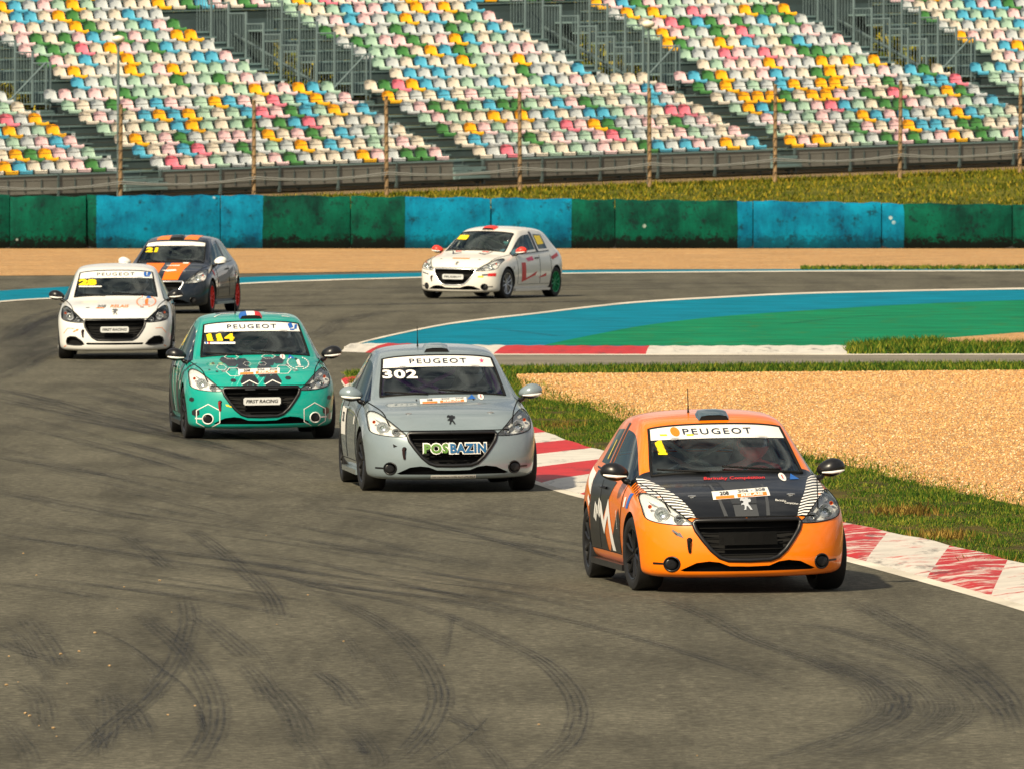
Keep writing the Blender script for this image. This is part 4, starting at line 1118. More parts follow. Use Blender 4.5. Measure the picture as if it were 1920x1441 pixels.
    for k in ('shell', 'front_door_l', 'front_door_r', 'rear_door_l', 'rear_door_r'):
        for f in groups.get(k, []):
            c = f.calc_center_median()
            if c.y-YN < 1.22 or c.z < .3: continue
            vv = []
            for w in f.verts:
                if w.index not in mp: mp[w.index] = nb.verts.new(w.co - w.normal*0.018)
                vv.append(mp[w.index])
            try: nb.faces.new(vv[::-1])
            except ValueError: pass
    m_ = bpy.data.meshes.new('cabin_lining'); nb.to_mesh(m_); nb.free(); m_.polygons.foreach_set('use_smooth', [True]*len(m_.polygons)); out['lining'] = m_
    bm.free(); return out
SHELL = {1: build_shell(1), 2: build_shell(2)}

# ------------------------------------------------------------------ car materials
def paint(name, col, rough=0.32, metal=0.0):
    """clear-coated paint with a film of road dust and rubber specks"""
    k = NT(name); o = k.tc.outputs['Object']
    dust = k.ramp(k.noise(o, 2.4, 6, 0.7), [(0.50, 0.0), (0.85, 0.15)]); speck = k.ramp(k.noise(o, 75, 3, 0.6), [(0.70, 0.0), (0.74, 0.75)])
    c_ = k.mix(dust, col, (0.20, 0.17, 0.13)); c_ = k.mix(speck, c_, (0.03, 0.03, 0.03))
    k.b.inputs['Metallic'].default_value = metal; k.b.inputs['Coat Weight'].default_value = 0.75; k.b.inputs['Coat Roughness'].default_value = 0.03; k.b.inputs['Specular IOR Level'].default_value = 0.3
    return k.fin(c_, rough)
M['glass'] = glassmat('windscreen_glass', (0.97, 1.0, 0.99), 1.6, 1.0)
M['side_glass'] = glassmat('side_glass', (0.82, 0.90, 0.91), 1.75, 0.95)
M['lens'] = glassmat('lamp_lens', (0.97, 0.98, 0.99), 1.35, 0.8)
M['black_plastic'] = mat('black_plastic', (0.008, 0.008, 0.009), 0.34, var=0.1, vscale=9)
M['matt_black'] = mat('matt_black', (0.006, 0.006, 0.006), 0.7, spec=0.25)
M['gap'] = mat('shut_line', (0.004, 0.004, 0.004), 0.8, spec=0.2)
M['chrome'] = mat('chrome', (0.78, 0.79, 0.80), 0.22, 0.85)
M['bowl'] = mat('lamp_bowl_silver', (0.80, 0.80, 0.78), 0.30, 0.30)
M['amber'] = mat('amber_lens', S((240, 140, 60)), 0.3)
M['tyre'] = mat('tyre_rubber', (0.007, 0.007, 0.0075), 0.7, var=0.3, vscale=12, bump=0.2, bscale=60)
M['sticker_white'] = mat('sticker_white', S((236, 234, 228)), 0.4)
M['sticker_black'] = mat('sticker_black', S((20, 22, 24)), 0.45)
M['navy'] = mat('navy_print', S((28, 40, 62)), 0.45)
M['yellow'] = mat('yellow_print', S((250, 214, 14)), 0.4)
M['orange_print'] = mat('orange_print', S((246, 128, 26)), 0.4)
M['red_print'] = mat('red_print', S((214, 38, 38)), 0.4)
M['pink_print'] = mat('pink_print', S((236, 70, 120)), 0.4)
M['blue_print'] = mat('blue_print', S((30, 96, 178)), 0.4)
M['grey_print'] = mat('grey_print', S((92, 94, 96)), 0.4)
M['charcoal'] = mat('charcoal_wrap', S((34, 38, 42)), 0.42, coat=0.3)
M['black_wrap'] = mat('black_wrap', S((11, 13, 15)), 0.36, coat=0.3, var=0.1, vscale=4)
M['cage_white'] = mat('cage_white', S((196, 206, 198)), 0.5)
M['cage_purple'] = mat('cage_purple', S((176, 90, 190)), 0.45)
M['seat_fabric'] = mat('race_seat', (0.14, 0.15, 0.15), 0.8)
M['lining'] = mat('cabin_lining', (0.70, 0.75, 0.73), 0.85)
M['strap'] = mat('tow_strap', S((40, 14, 14)), 0.7)
M['plate'] = mat('race_plate', S((206, 208, 208)), 0.45)
M['well'] = mat('wheel_well_liner', (0.01, 0.01, 0.01), 0.9)

LION = [(-.40, .52), (-.18, .60), (-.02, .50), (.10, .58), (.30, .56), (.40, .44), (.52, .50), (.56, .30), (.44, .18), (.30, .20), (.22, .02), (.34, -.16), (.50, -.50), (.30, -.50), (.14, -.20), (.02, -.16), (-.10, -.50), (-.34, -.50), (-.22, -.40), (-.16, -.10), (-.30, -.02), (-.46, -.10), (-.42, .06), (-.24, .12), (-.16, .26), (-.34, .34), (-.48, .28)]
def hexa(cx, cy, r, rot=pi/6, sy=1.0): return [(cx+r*cos(rot+k*pi/3), cy+r*sy*sin(rot+k*pi/3)) for k in range(6)]
def outline(poly, w):
    """quads along a closed outline"""
    cx = sum(p[0] for p in poly)/len(poly); cy = sum(p[1] for p in poly)/len(poly); out = []
    inn = [(cx+(x-cx)*(1-w), cy+(y-cy)*(1-w)) for x, y in poly]
    for i in range(len(poly)): j = (i+1) % len(poly); out.append([poly[i], poly[j], inn[j], inn[i]])
    return out

def boundary_loop(me):
    bm = bmesh.new(); bm.from_mesh(me); bmesh.ops.remove_doubles(bm, verts=bm.verts[:], dist=1e-4)
    nb = {}
    for e in bm.edges:
        if len(e.link_faces) == 1:
            a, b = e.verts; nb.setdefault(a.index, []).append(b.index); nb.setdefault(b.index, []).append(a.index)
    bm.verts.ensure_lookup_table(); st_ = next(iter(nb)); out = [st_]; prev = None; cur = st_
    while True:
        nx = [q for q in nb[cur] if q != prev]
        if not nx or nx[0] == st_: break
        prev, cur = cur, nx[0]; out.append(cur)
        if len(out) > 5000: break
    pts = [bm.verts[i].co.copy() for i in out]; bm.free(); return pts
def screen_band(name, me, z0, z1, m, parent, e=0.003, wave=0.0):
    """a strip of film on the windscreen between two heights"""
    bm = bmesh.new(); bm.from_mesh(me)
    for z, sgn in ((z0, -1), (z1, 1)):
        if z is None: continue
        bmesh.ops.bisect_plane(bm, geom=bm.verts[:]+bm.edges[:]+bm.faces[:], plane_co=(0, 0, z), plane_no=(0, 0, sgn), clear_outer=True)
    bm.normal_update()
    for v in bm.verts:
        n = v.normal if v.normal.z > 0 else -v.normal; v.co += n*e
        if wave and abs(v.co.z-z0) < .004: v.co.z += wave*(1-(v.co.x/.5)**2); v.co.y += wave*(1-(v.co.x/.5)**2)*1.7
    return bobj(name, bm, m, parent, 180)

def make_wheel(m_rim, parent, x, y, steer=0.0, dz=0.0, spokes=10):
    s = 1 if x > 0 else -1
    hub = empty('wheel', (x, y+YN, .302+dz), steer, parent)
    bm = bmesh.new()
    lathe(bm, [(-.095*s, .205), (-.108*s, .225), (-.112*s, .262), (-.103*s, .290), (-.085*s, .301), (.0, .303), (.085*s, .301), (.103*s, .290), (.112*s, .262), (.108*s, .225), (.095*s, .205), (-.095*s, .205)], 40, 'x')
    bmesh.ops.recalc_face_normals(bm, faces=bm.faces[:]); bobj('tyre', bm, M['tyre'], hub, 40)
    bm = bmesh.new()
    lathe(bm, [(.098*s, .218), (.104*s, .212), (.098*s, .200), (.03*s, .190), (-.09*s, .196)], 40, 'x')
    lathe(bm, [(.075*s, .001), (.078*s, .03), (.07*s, .048), (.02*s, .055)], 16, 'x')
    for k in range(spokes):
        a = 2*pi*k/spokes; R = Matrix.Rotation(a, 4, 'X')
        pts = [R @ Vector((.070*s, 0, .035)), R @ Vector((.082*s, .006, .11)), R @ Vector((.088*s, .012*(1 if k % 2 else -1), .203))]
        tube(bm, pts, [.017, .013, .015], 6)
    bmesh.ops.recalc_face_normals(bm, faces=bm.faces[:]); bobj('rim', bm, m_rim, hub, 40)
    bm = bmesh.new(); lathe(bm, [(.0, .001), (.0, .14), (-.02*s, .14), (-.02*s, .001)], 24, 'x'); bobj('brake_disc', bm, M['black_plastic'], hub, 40)
    return hub

def mirror(parent, s, m_cap, m_low):
    p, n = hit('R' if s > 0 else 'L', 1.34, .875)
    bm = bmesh.new(); bmesh.ops.create_uvsphere(bm, u_segments=20, v_segments=12, radius=1.0)
    for v in bm.verts:
        x, y, z = v.co
        q = 1.0 - 0.22*max(0, -x*s)          # slimmer towards the car
        yy = y*0.085 if y < 0 else y*0.055
        zz = z*0.084*q if z > 0 else z*0.070*q
        v.co = Vector((s*.885 + x*.118, 1.36+YN + yy + abs(x)*0.02, .955 + zz + 0.012*x*s))
    for f in bm.faces: f.material_index = 1 if f.calc_center_median().z < .918 else 0
    r = bobj('wing_mirror', bm, [m_cap, m_low], parent, 180)
    bm = bmesh.new(); tube(bm, [p + Vector((-s*.02, .0, -.01)), p + Vector((s*.03, .01, .01)), Vector((s*.83, 1.37+YN, .925))], [.028, .024, .022], 8); bobj('mirror_arm', bm, M['black_plastic'], r, 60)
    bm = bmesh.new(); tube(bm, [Vector((s*.80, 1.285+YN, .925)), Vector((s*.88, 1.273+YN, .924)), Vector((s*.95, 1.285+YN, .932)), Vector((s*.985, 1.31+YN, .940))], [.006, .012, .012, .006], 6); bobj('indicator_strip', bm, M['sticker_white'], r, 60)
    bm = bmesh.new(); lathe(bm, [(0, .001), (0, 1.0)], 20, 'y')
    for v in bm.verts: v.co = Vector((s*.89+v.co.x*.098, 1.412+YN, .955+v.co.z*.058))
    bobj('mirror_glass', bm, M['chrome'], r)
    return r

def headlight(parent, s, variant):
    pl = smooth2(LIGHT, 3); q = pl if s > 0 else flip(pl)
    P, n = hit('F', s*.66, .665)
    root = decal('headlight', [q], 'F', M['lens'], parent, e=0.001, grid=.04)
    bm = bmesh.new(); tube(bm, on('F', dense(q, .02, True), .001), .0045, 5, closed=True); bobj('lamp_seal', bm, M['gap'], root, 180)
    for (cx, cz, r, nm, m) in ((.665, .650, .056, 'main_reflector', M['chrome']), (.545, .606, .036, 'inner_reflector', M['chrome']), (.735, .705, .016, 'indicator_bulb', M['amber'])):
        p, nn = hit('F', s*cx, cz); c = p + Vector((0, .040, 0))
        bm = bmesh.new(); lathe(bm, [(-.030, r), (-.026, r*1.05), (-.018, r*.92), (.004, r*.6), (.012, r*.2), (.012, .001)], 20, 'y', Matrix.Translation(c)); bobj(nm, bm, m, root, 60)
        if nm != 'indicator_bulb':
            bm = bmesh.new(); bmesh.ops.create_uvsphere(bm, u_segments=10, v_segments=8, radius=r*.34); bmesh.ops.translate(bm, vec=c+Vector((0, -.012, 0)), verts=bm.verts[:]); bobj('bulb', bm, M['lens'] if variant == 1 else M['chrome'], root, 180)
    brow = [(.50, .616), (.58, .675), (.65, .735), (.70, .770), (.745, .780), (.72, .748), (.65, .704), (.57, .645)]
    brow = brow if s > 0 else flip(brow)
    bm = bmesh.new(); bm.faces.new([bm.verts.new((x, z, 0)) for x, z in brow]); bmesh.ops.triangulate(bm, faces=bm.faces[:]); project(bm, 'F', -.022, .05)
    bobj('lamp_brow', bm, M['bowl'] if variant == 1 else M['black_plastic'], root, 180)
    return root

def car(label, loc, yaw, roll, P):
    """P: colours and marks of this car"""
    v = P.get('variant', 1); sh = SHELL[v]
    root = empty('race_car', loc, yaw); root.rotation_euler = (0, roll, yaw); root.scale = P.get('scale', (1, 1, .975))
    tag(root, label, 'car')
    pm = P['paint']
    def put(key, name, m):
        if key in sh: return link(name, sh[key].copy(), m, root)
    body = put('shell', 'body', pm)
    put('recess_grille', 'grille_recess', M['matt_black']); put('recess_intake', 'lower_intake', M['matt_black'])
    for s in 'lr':
        put('recess_fog_'+s, 'fog_lamp_recess', M['matt_black']); put('lamp_bowl_'+s, 'lamp_housing', M['bowl'] if v == 1 else M['grey_print'])
        for e in 'fb': put('wheel_well_'+e+s, 'wheel_well', M['well'])
    put('lining', 'cabin_lining', M['lining'])
    bonnet = put('bonnet', 'bonnet', P.get('bonnet', pm))
    ws = put('windscreen', 'windscreen', M['glass']); put('rear_window', 'rear_window', M['glass'])
    doors = {}
    for s in 'lr':
        doors['f'+s] = put('front_door_'+s, 'front_door', P.get('door', pm)); doors['r'+s] = put('rear_door_'+s, 'rear_door', P.get('door', pm))
        put('front_window_'+s, 'side_window', M['side_glass']); put('rear_window_'+s, 'side_window', M['side_glass'])
    # shut lines
    bm = bmesh.new()
    for s in (1, -1):
        tube(bm, on('T', dense([(s*.600, .28), (s*.735, 1.16)], .03), .0), .0065, 5)
    tube(bm, on('F', dense([(-.56, .62), (-.44, .617), (.44, .617), (.56, .62)], .03), .0), .0065, 5)
    bobj('shut_line', bm, M['gap'], bonnet, 180)
    for s, md in ((1, 'R'), (-1, 'L')):
        bm = bmesh.new()
        for y in (1.30, 2.46, 3.02): tube(bm, on(md, dense([(y, .30), (y, .86)], .05), .0), .0055, 5)
        tube(bm, on(md, dense([(1.30, .287), (3.02, .287)], .08), .0), .004, 5)
        bobj('shut_line', bm, M['gap'], doors['fr' if s > 0 else 'fl'], 180)
        p, n = hit(md, 2.30, .80); bm = bmesh.new(); tube(bm, [p+n*.005+Vector((0, -.09, 0)), p+n*.03+Vector((0, -.06, 0)), p+n*.03+Vector((0, .06, 0)), p+n*.005+Vector((0, .09, 0))], .012, 6); bobj('door_handle', bm, P.get('handle', M['black_plastic']), doors['fr' if s > 0 else 'fl'], 60)
        bm = bmesh.new()                       # pillar between the side windows and trim round them
        tube(bm, on(md, dense([(1.30, .885), (1.9, .905), (2.5, .925), (3.08, .948)], .06), .002), .009, 6)
        bobj('window_trim', bm, M['black_plastic'], root, 180)
        bm = bmesh.new(); pl = [(2.40, .925), (2.52, .93), (2.52, 1.33), (2.40, 1.325)]
        bm.faces.new([bm.verts.new((a, b, 0)) for a, b in pl]); project(bm, md, .003, .06); bobj('door_pillar', bm, M['black_plastic'], root, 180)
        bm = bmesh.new(); p0, _ = hit(md, 1.2, .26); box(bm, min(s*.79, s*.865), max(s*.79, s*.865), 1.17+YN, 2.97+YN, .155, .205); bobj('side_skirt', bm, P.get('skirt', M['black_plastic']), root)
    # front end
    headlight(root, 1, v); headlight(root, -1, v)
    g = GRILLE if v == 1 else GRILLE2
    bm = bmesh.new(); tube(bm, on('F', dense(g, .02, True), -.004), P.get('frame_r', .019), 8, closed=True); fr = bobj('grille_frame', bm, P.get('frame', M['black_plastic']), root, 180)
    for k, z in enumerate(np.linspace(.315, .575, 7)):
        xs_ = [x for x, zz in dense(g, .01, True) if abs(zz-z) < .012]; hw = max(xs_)-.01 if xs_ else .2
        pts = []
        for t in np.linspace(-1, 1, 13):
            p, n = hit('F', hw*t, z); pts.append(p+Vector((0, .07, 0)))
        bm = bmesh.new(); tube(bm, pts, .007, 5); bobj('grille_slat', bm, M['gap'], fr, 180)
    if v == 1 and P.get('grille_block', True):
        pts = []; bm = bmesh.new()
        for zz in (.395, .50):
            for t in (-1, -.5, 0, .5, 1): p, n = hit('F', .235*t, zz); pts.append(bm.verts.new(p+Vector((0, .035, 0))))
        for i in range(4): bm.faces.new((pts[i], pts[i+1], pts[i+6], pts[i+5]))
        bmesh.ops.solidify(bm, geom=bm.faces[:], thickness=.02); bobj('plate_mount', bm, M['matt_black'], fr)
    bm = bmesh.new(); lip = dense([(-.66, .172), (-.4, .166), (0, .163), (.4, .166), (.66, .172)], .05)
    for s in (1, -1):
        if v == 1:
            q = FOG if s > 0 else flip(FOG)
            b2 = bmesh.new(); tube(b2, on('F', q, 0), .008, 6, closed=True); fo_ = bobj('fog_lamp_ring', b2, P.get('fog_ring', M['black_plastic']), root, 180)
            b2 = bmesh.new(); p, n = hit('F', s*.605, .247); lathe(b2, [(.02, .001), (.018, .035), (.022, .05), (.04, .055)], 18, 'y', Matrix.Translation(p)); bobj('fog_lamp_cover', b2, M['black_plastic'], fo_, 60)
            bar = [(.66, .243), (.74, .246), (.74, .262), (.66, .258)]
            decal('fog_lamp_bar', [bar if s > 0 else flip(bar)], 'F', P.get('fog_ring', M['black_plastic']), fo_, .004, .03)
        else:
            q = dense(FOG2 if s > 0 else flip(FOG2), .03, True)
            b2 = bmesh.new(); tube(b2, on('F', q, -.002), .010, 6, closed=True); bobj('fog_lamp_surround', b2, M['black_plastic'], root, 180)
    bm.free()
    ring_ = boundary_loop(sh['windscreen'])
    bm = bmesh.new(); tube(bm, ring_, .013, 6, closed=True); bobj('windscreen_seal', bm, M['matt_black'], ws, 180)
    # wipers, scoop, aerial, bonnet pins, tow strap
    for a, b in (((.42, .95), (-.05, .985)), ((-.16, .945), (-.56, .965))):
        bm = bmesh.new(); tube(bm, on('F', dense([a, b], .05), .016), .009, 5); bobj('wiper', bm, M['matt_black'], root, 180)
    bm = bmesh.new(); secs = []
    for y, w, h in ((1.80, .130, .052), (1.90, .140, .062), (2.02, .13, .05), (2.14, .10, .012)):
        z0 = hit('T', 0, y)[0].z; row = []
        for t in (-1, -.8, -.35, .35, .8, 1): row.append(bm.verts.new((w*t, y+YN, z0-.008 + (h if abs(t) < .5 else (h*.82 if abs(t) < .9 else 0)))))
        secs.append(row)
    for a, b in zip(secs, secs[1:]):
        for k in range(5): bm.faces.new((a[k], a[k+1], b[k+1], b[k]))
    bmesh.ops.recalc_face_normals(bm, faces=bm.faces[:])
    mats_s = P.get('scoop', [M['charcoal']]) or []
    if len(mats_s) == 3:
        for f in bm.faces: x = f.calc_center_median().x; f.material_index = 0 if x < -.06 else (2 if x > .06 else 1)
    scp = None
    if P.get('scoop', True) is not None:
        scp = bobj('roof_scoop', bm, mats_s, root, 50)
        y = 1.803; z0 = hit('T', 0, y)[0].z; bm = bmesh.new(); bm.faces.new([bm.verts.new((x, y+YN, z)) for x, z in ((-.12, z0), (.12, z0), (.10, z0+.036), (-.10, z0+.036))]); bobj('scoop_mouth', bm, M['matt_black'], scp)
    else: bm.free()
    if P.get('aerial', True):
        p, n = hit('T', -.16, 2.15); bm = bmesh.new(); tube(bm, [p-Vector((0, 0, .01)), p+Vector((0, 0, .02)), p+Vector((0, .0, .08)), p+Vector((0, .02, .20))], [.012, .007, .004, .003], 6); bobj('aerial', bm, M['matt_black'], root, 60)
    for s in (1, -1):
        p, n = hit('T', s*.40, .40); bm = bmesh.new(); tube(bm, [p-n*.005, p+n*.006], .020, 12); tube(bm, [p+n*.008+Vector((-.032, 0, 0)), p+n*.013, p+n*.008+Vector((.032, 0, 0))], .006, 6); bobj('bonnet_pin', bm, M['chrome'], bonnet, 60)
    p, n = hit('F', -.47, .44); bm = bmesh.new()
    tube(bm, [p+n*.0, p+n*.03+Vector((0, 0, -.01)), p+n*.025+Vector((.0, 0, -.06)), p+n*.012+Vector((.005, 0, -.10))], [.016, .016, .013, .013], 6); ts = bobj('tow_strap', bm, P.get('strap', M['strap']), root, 60)
    bm = bmesh.new(); lathe(bm, [(-.012, .012), (-.010, .022), (.006, .022)], 14, 'y', Matrix.Translation(p)); bobj('tow_eye', bm, M['matt_black'], ts, 60)
    # mirrors and wheels
    for s in (1, -1): mirror(root, s, P.get('mirror', M['black_plastic']), P.get('mirror_low', M['black_plastic']))
    rim = P.get('rim', M['black_plastic']); rims = P.get('rims', {})
    for x, y, st_, key in ((.735, .80, P.get('steer', 0), 'fr'), (-.735, .80, P.get('steer', 0), 'fl'), (.735, 3.33, 0, 'rr'), (-.735, 3.33, 0, 'rl')):
        make_wheel(rims.get(key, rim), root, x, y, st_, dz=x*math.tan(roll))
    bm = bmesh.new(); box(bm, -.62, .62, .55+YN, 3.6+YN, .19, .26); bobj('underbody', bm, M['well'], root)
    # cabin: dash, roll cage, seats, wheel
    bm = bmesh.new(); box(bm, -.66, .66, 1.22+YN, 1.56+YN, .70, .855); bmesh.ops.bevel(bm, geom=bm.edges[:], offset=.05, segments=3, affect='EDGES', profile=.5); bobj('dashboard', bm, M['matt_black'], root, 60)
    bm = bmesh.new(); box(bm, -.68, .68, 1.3+YN, 3.4+YN, .26, .30); bobj('cabin_floor', bm, M['lining'], root)
    cg = bmesh.new(); r = .021; Y = lambda y: y+YN
    def ct(*pts): tube(cg, [(x, Y(y), z) for x, y, z in pts], r, 8)
    for s in (1, -1):
        ct((s*.64, 1.36, .60), (s*.60, 1.40, .90), (s*.505, 1.86, 1.25), (s*.49, 2.0, 1.285), (s*.49, 2.45, 1.29))
        ct((s*.62, 2.45, .3), (s*.61, 2.45, .9), (s*.52, 2.45, 1.24), (s*.44, 2.45, 1.31))
        ct((s*.50, 2.46, 1.28), (s*.50, 3.3, .72))
        ct((s*.66, 1.45, .75), (s*.64, 2.42, .50))
    ct((-.46, 2.45, 1.31), (.46, 2.45, 1.31)); ct((-.49, 1.98, 1.285), (.49, 1.98, 1.285))
    ct((-.56, 2.47, 1.22), (.55, 2.47, .55)); ct((.48, 2.48, 1.27), (-.52, 3.3, .72)); ct((-.48, 2.49, 1.27), (.52, 3.3, .72)); ct((-.60, 2.46, .86), (.60, 2.46, .86))
    bobj('roll_cage', cg, P.get('cage', M['cage_white']), root, 60)
    for sx in ((.36, -.36) if P.get('two_seats') else (.36,)):
        bm = bmesh.new(); rows = []
        for y, z, w, wing in ((1.72, .42, .20, .03), (1.95, .40, .22, .08), (2.12, .44, .22, .10), (2.22, .70, .24, .13), (2.29, .95, .22, .10), (2.33, 1.08, .15, .14), (2.37, 1.22, .13, .13), (2.38, 1.26, .09, .05)):
            rows.append([bm.verts.new((sx+t*w, y+YN-wing*(1 if abs(t) == 1 else (0.35 if abs(t) > .7 else 0)), z)) for t in (-1, -.8, -.4, 0, .4, .8, 1)])
        for a, b in zip(rows, rows[1:]):
            for k in range(6): bm.faces.new((a[k], a[k+1], b[k+1], b[k]))
        bmesh.ops.recalc_face_normals(bm, faces=bm.faces[:]); bmesh.ops.solidify(bm, geom=bm.faces[:], thickness=.025); bobj('bucket_seat', bm, M['seat_fabric'], root, 50)
    Mx = Matrix.Translation((.36, 1.72+YN, .84)) @ Matrix.Rotation(radians(-22), 4, 'X')
    bm = bmesh.new(); tube(bm, [Mx @ Vector((.165*cos(t), 0, .165*sin(t))) for t in np.linspace(0, 2*pi, 24, endpoint=False)], .014, 8, closed=True)
    for a in (0, pi, 1.5*pi): tube(bm, [Mx @ Vector((0, .01, 0)), Mx @ Vector((.16*cos(a), 0, .16*sin(a)))], .012, 6)
    tube(bm, [Mx @ Vector((0, 0, 0)), Mx @ Vector((0, -.28, 0))], .02, 8); bobj('steering_wheel', bm, M['matt_black'], root, 60)
    bm = bmesh.new(); box(bm, -.12, .12, 1.90+YN, 1.92+YN, 1.245, 1.30); bobj('rear_view_mirror', bm, M['matt_black'], root)
    return root, body, bonnet, ws, doors

# ------------------------------------------------------------------ the drivers
def skin(name, joints, bones, m, parent=None, root_i=0, sub=1):
    me = bpy.data.meshes.new(name); me.from_pydata([j[0] for j in joints], bones, []); o = bpy.data.objects.new(name, me); C.objects.link(o)
    md = o.modifiers.new('skin', 'SKIN'); md.use_smooth_shade = True
    for i, j in enumerate(joints):
        sv = me.skin_vertices[0].data[i]; r = j[1] if isinstance(j[1], tuple) else (j[1], j[1]); sv.radius = r; sv.use_root = (i == root_i)
    o.modifiers.new('sub', 'SUBSURF').levels = sub
    out = evaluated(o); bpy.data.objects.remove(o); return link(name, out, m, parent, 180)
def driver(label, carroot, m_suit, m_helmet, m_visor, m_glove):
    root = empty('person', carroot.location); root.rotation_euler = carroot.rotation_euler; root.scale = carroot.scale; tag(root, label, 'person')
    X = .36; y = lambda v: v+YN
    J = [((X, y(2.06), .46), (.15, .12)), ((X, y(2.10), .60), (.15, .11)), ((X, y(2.13), .78), (.17, .12)), ((X, y(2.15), .92), (.15, .10)), ((X, y(2.13), 1.01), .062), ((X, y(2.11), 1.07), .06),
         ((X-.19, y(2.13), .92), .068), ((X-.27, y(1.98), .76), .052), ((X-.17, y(1.76), .84), .040), ((X-.155, y(1.735), .855), .034),
         ((X+.19, y(2.13), .92), .068), ((X+.26, y(1.98), .76), .052), ((X+.17, y(1.76), .84), .040), ((X+.155, y(1.735), .855), .034),
         ((X-.10, y(2.00), .44), .095), ((X-.13, y(1.62), .56), .072), ((X-.11, y(1.34), .34), .05), ((X-.11, y(1.26), .33), .04),
         ((X+.10, y(2.00), .44), .095), ((X+.13, y(1.62), .56), .072), ((X+.11, y(1.34), .34), .05), ((X+.11, y(1.26), .33), .04)]
    B = [(0, 1), (1, 2), (2, 3), (3, 4), (4, 5), (3, 6), (6, 7), (7, 8), (8, 9), (3, 10), (10, 11), (11, 12), (12, 13), (0, 14), (14, 15), (15, 16), (16, 17), (0, 18), (18, 19), (19, 20), (20, 21)]
    skin('body', J, B, m_suit, root)
    for s in (-1, 1):                            # gloved hands closed on the rim
        c = Vector((X+s*.155, y(1.735), .855)); J = [(c+Vector((0, .01, 0)), .028), (c+Vector((s*.004, -.022, .0)), (.032, .020))]; B = [(0, 1)]
        for k, (dz, ln) in enumerate(((.030, .9), (.011, 1.0), (-.008, .95), (-.026, .8))):
            b0 = len(J); J += [(c+Vector((s*.018, -.040, dz)), .0095), (c+Vector((s*.022, -.062*ln, dz+.002)), .009), (c+Vector((-s*.004, -.072*ln, dz+.002)), .0085), (c+Vector((-s*.020, -.055*ln, dz)), .008)]
            B += [(1, b0), (b0, b0+1), (b0+1, b0+2), (b0+2, b0+3)]
        b0 = len(J); J += [(c+Vector((-s*.020, -.012, .022)), .011), (c+Vector((-s*.030, -.036, .030)), .010), (c+Vector((-s*.026, -.056, .034)), .009)]; B += [(0, b0), (b0, b0+1), (b0+1, b0+2)]
        skin('hand', J, B, m_glove, root)
    # the head under the helmet
    bm = bmesh.new(); bmesh.ops.create_uvsphere(bm, u_segments=24, v_segments=16, radius=1.0)
    hc = Vector((X, y(2.09), 1.155))
    for v_ in bm.verts:
        x, yy, z = v_.co; k = 1.0 if z > -.2 else 1.0-.12*(-.2-z)
        yf = -.03 if (yy < -.2 and -.75 < z < -.15) else 0
        v_.co = hc + Vector((x*.132*k, yy*.160*k + yf, z*.150))
    for f in bm.faces:
        c = f.calc_center_median()-hc; f.material_index = 1 if (c.y < -.07 and -.035 < c.z < .062) else 0
    bobj('helmet', bm, [m_helmet, m_visor], root, 180)
    bm = bmesh.new(); bmesh.ops.create_uvsphere(bm, u_segments=16, v_segments=12, radius=1.0)
    for v_ in bm.verts:
        x, yy, z = v_.co; nose = -.018 if (yy < -.85 and abs(x) < .3 and -.35 < z < .1) else 0
        v_.co = hc + Vector((x*.075, yy*.095+nose, z*.112-.01))
    bobj('head', bm, M['skin_tone'], root, 180)
    return root
M['skin_tone'] = mat('skin_tone', S((196, 150, 124)), 0.6)
M['visor'] = mat('tinted_visor', (0.02, 0.022, 0.025), 0.1, coat=0.5)
# ------------------------------------------------------------------ the six cars on the track
def place(px, py, yaw):
    a = G(px, py); h = Vector((sin(yaw), -cos(yaw), 0)); return Vector((*(a - h*1.18)[:2], 0.006))
def lion(mode, u, v, h, m, parent): return decal('lion_emblem', [[(u+x*h, v+z*h) for x, z in LION]], mode, m, parent, .008, .05)
def circ(cx, cy, r, n=20): return [(cx+r*cos(2*pi*k/n), cy+r*sin(2*pi*k/n)) for k in range(n)]
def rect(cx, cy, w, h, sk=0.0): return [(cx-w/2-sk*h/2, cy-h/2), (cx+w/2-sk*h/2, cy-h/2), (cx+w/2+sk*h/2, cy+h/2), (cx-w/2+sk*h/2, cy+h/2)]
def rot(poly, c, a): return [(c[0]+(x-c[0])*cos(a)-(y-c[1])*sin(a), c[1]+(x-c[0])*sin(a)+(y-c[1])*cos(a)) for x, y in poly]
def banner(me, ws, txt, tm, z=1.205):
    b = screen_band('screen_banner', me, z, None, M['sticker_white'], ws, .003, .012)
    if txt: text('banner_lettering', txt, 'F', -.005, 1.268, .046, tm, b, bold=.012, width=.56, e=.007, space=1.25)
    return b
def series_sticker(parent, u, v, w=.47, h=.060, tilt=0.05):
    c = (u, v); b = decal('series_sticker', [rot(rect(u, v, w, h, .25), c, tilt)], 'F', M['sticker_white'], parent, .004)
    decal('sticker_block', [rot(rect(u-w*.30, v-h*.30, w*.32, h*.34, .25), c, tilt), rot(rect(u+w*.18, v-h*.24, w*.52, h*.42, .25), c, tilt)], 'F', M['orange_print'], b, .006)
    text('sticker_lettering', '208', 'F', u-w*.29, v+h*.16-.29*w*tilt, h*.42, M['sticker_black'], b, bold=.03, shear=.2, xs=1.5, rot=tilt, e=.007)
    text('sticker_lettering', '206 - 208', 'F', u+w*.20, v+h*.26+.2*w*tilt, h*.30, M['grey_print'], b, bold=.02, shear=.2, rot=tilt, e=.007, width=w*.5)
    text('sticker_lettering', 'RELAIS', 'F', u+w*.18, v-h*.24+.18*w*tilt, h*.30, M['sticker_white'], b, bold=.04, shear=.2, rot=tilt, e=.008, width=w*.40)
    return b
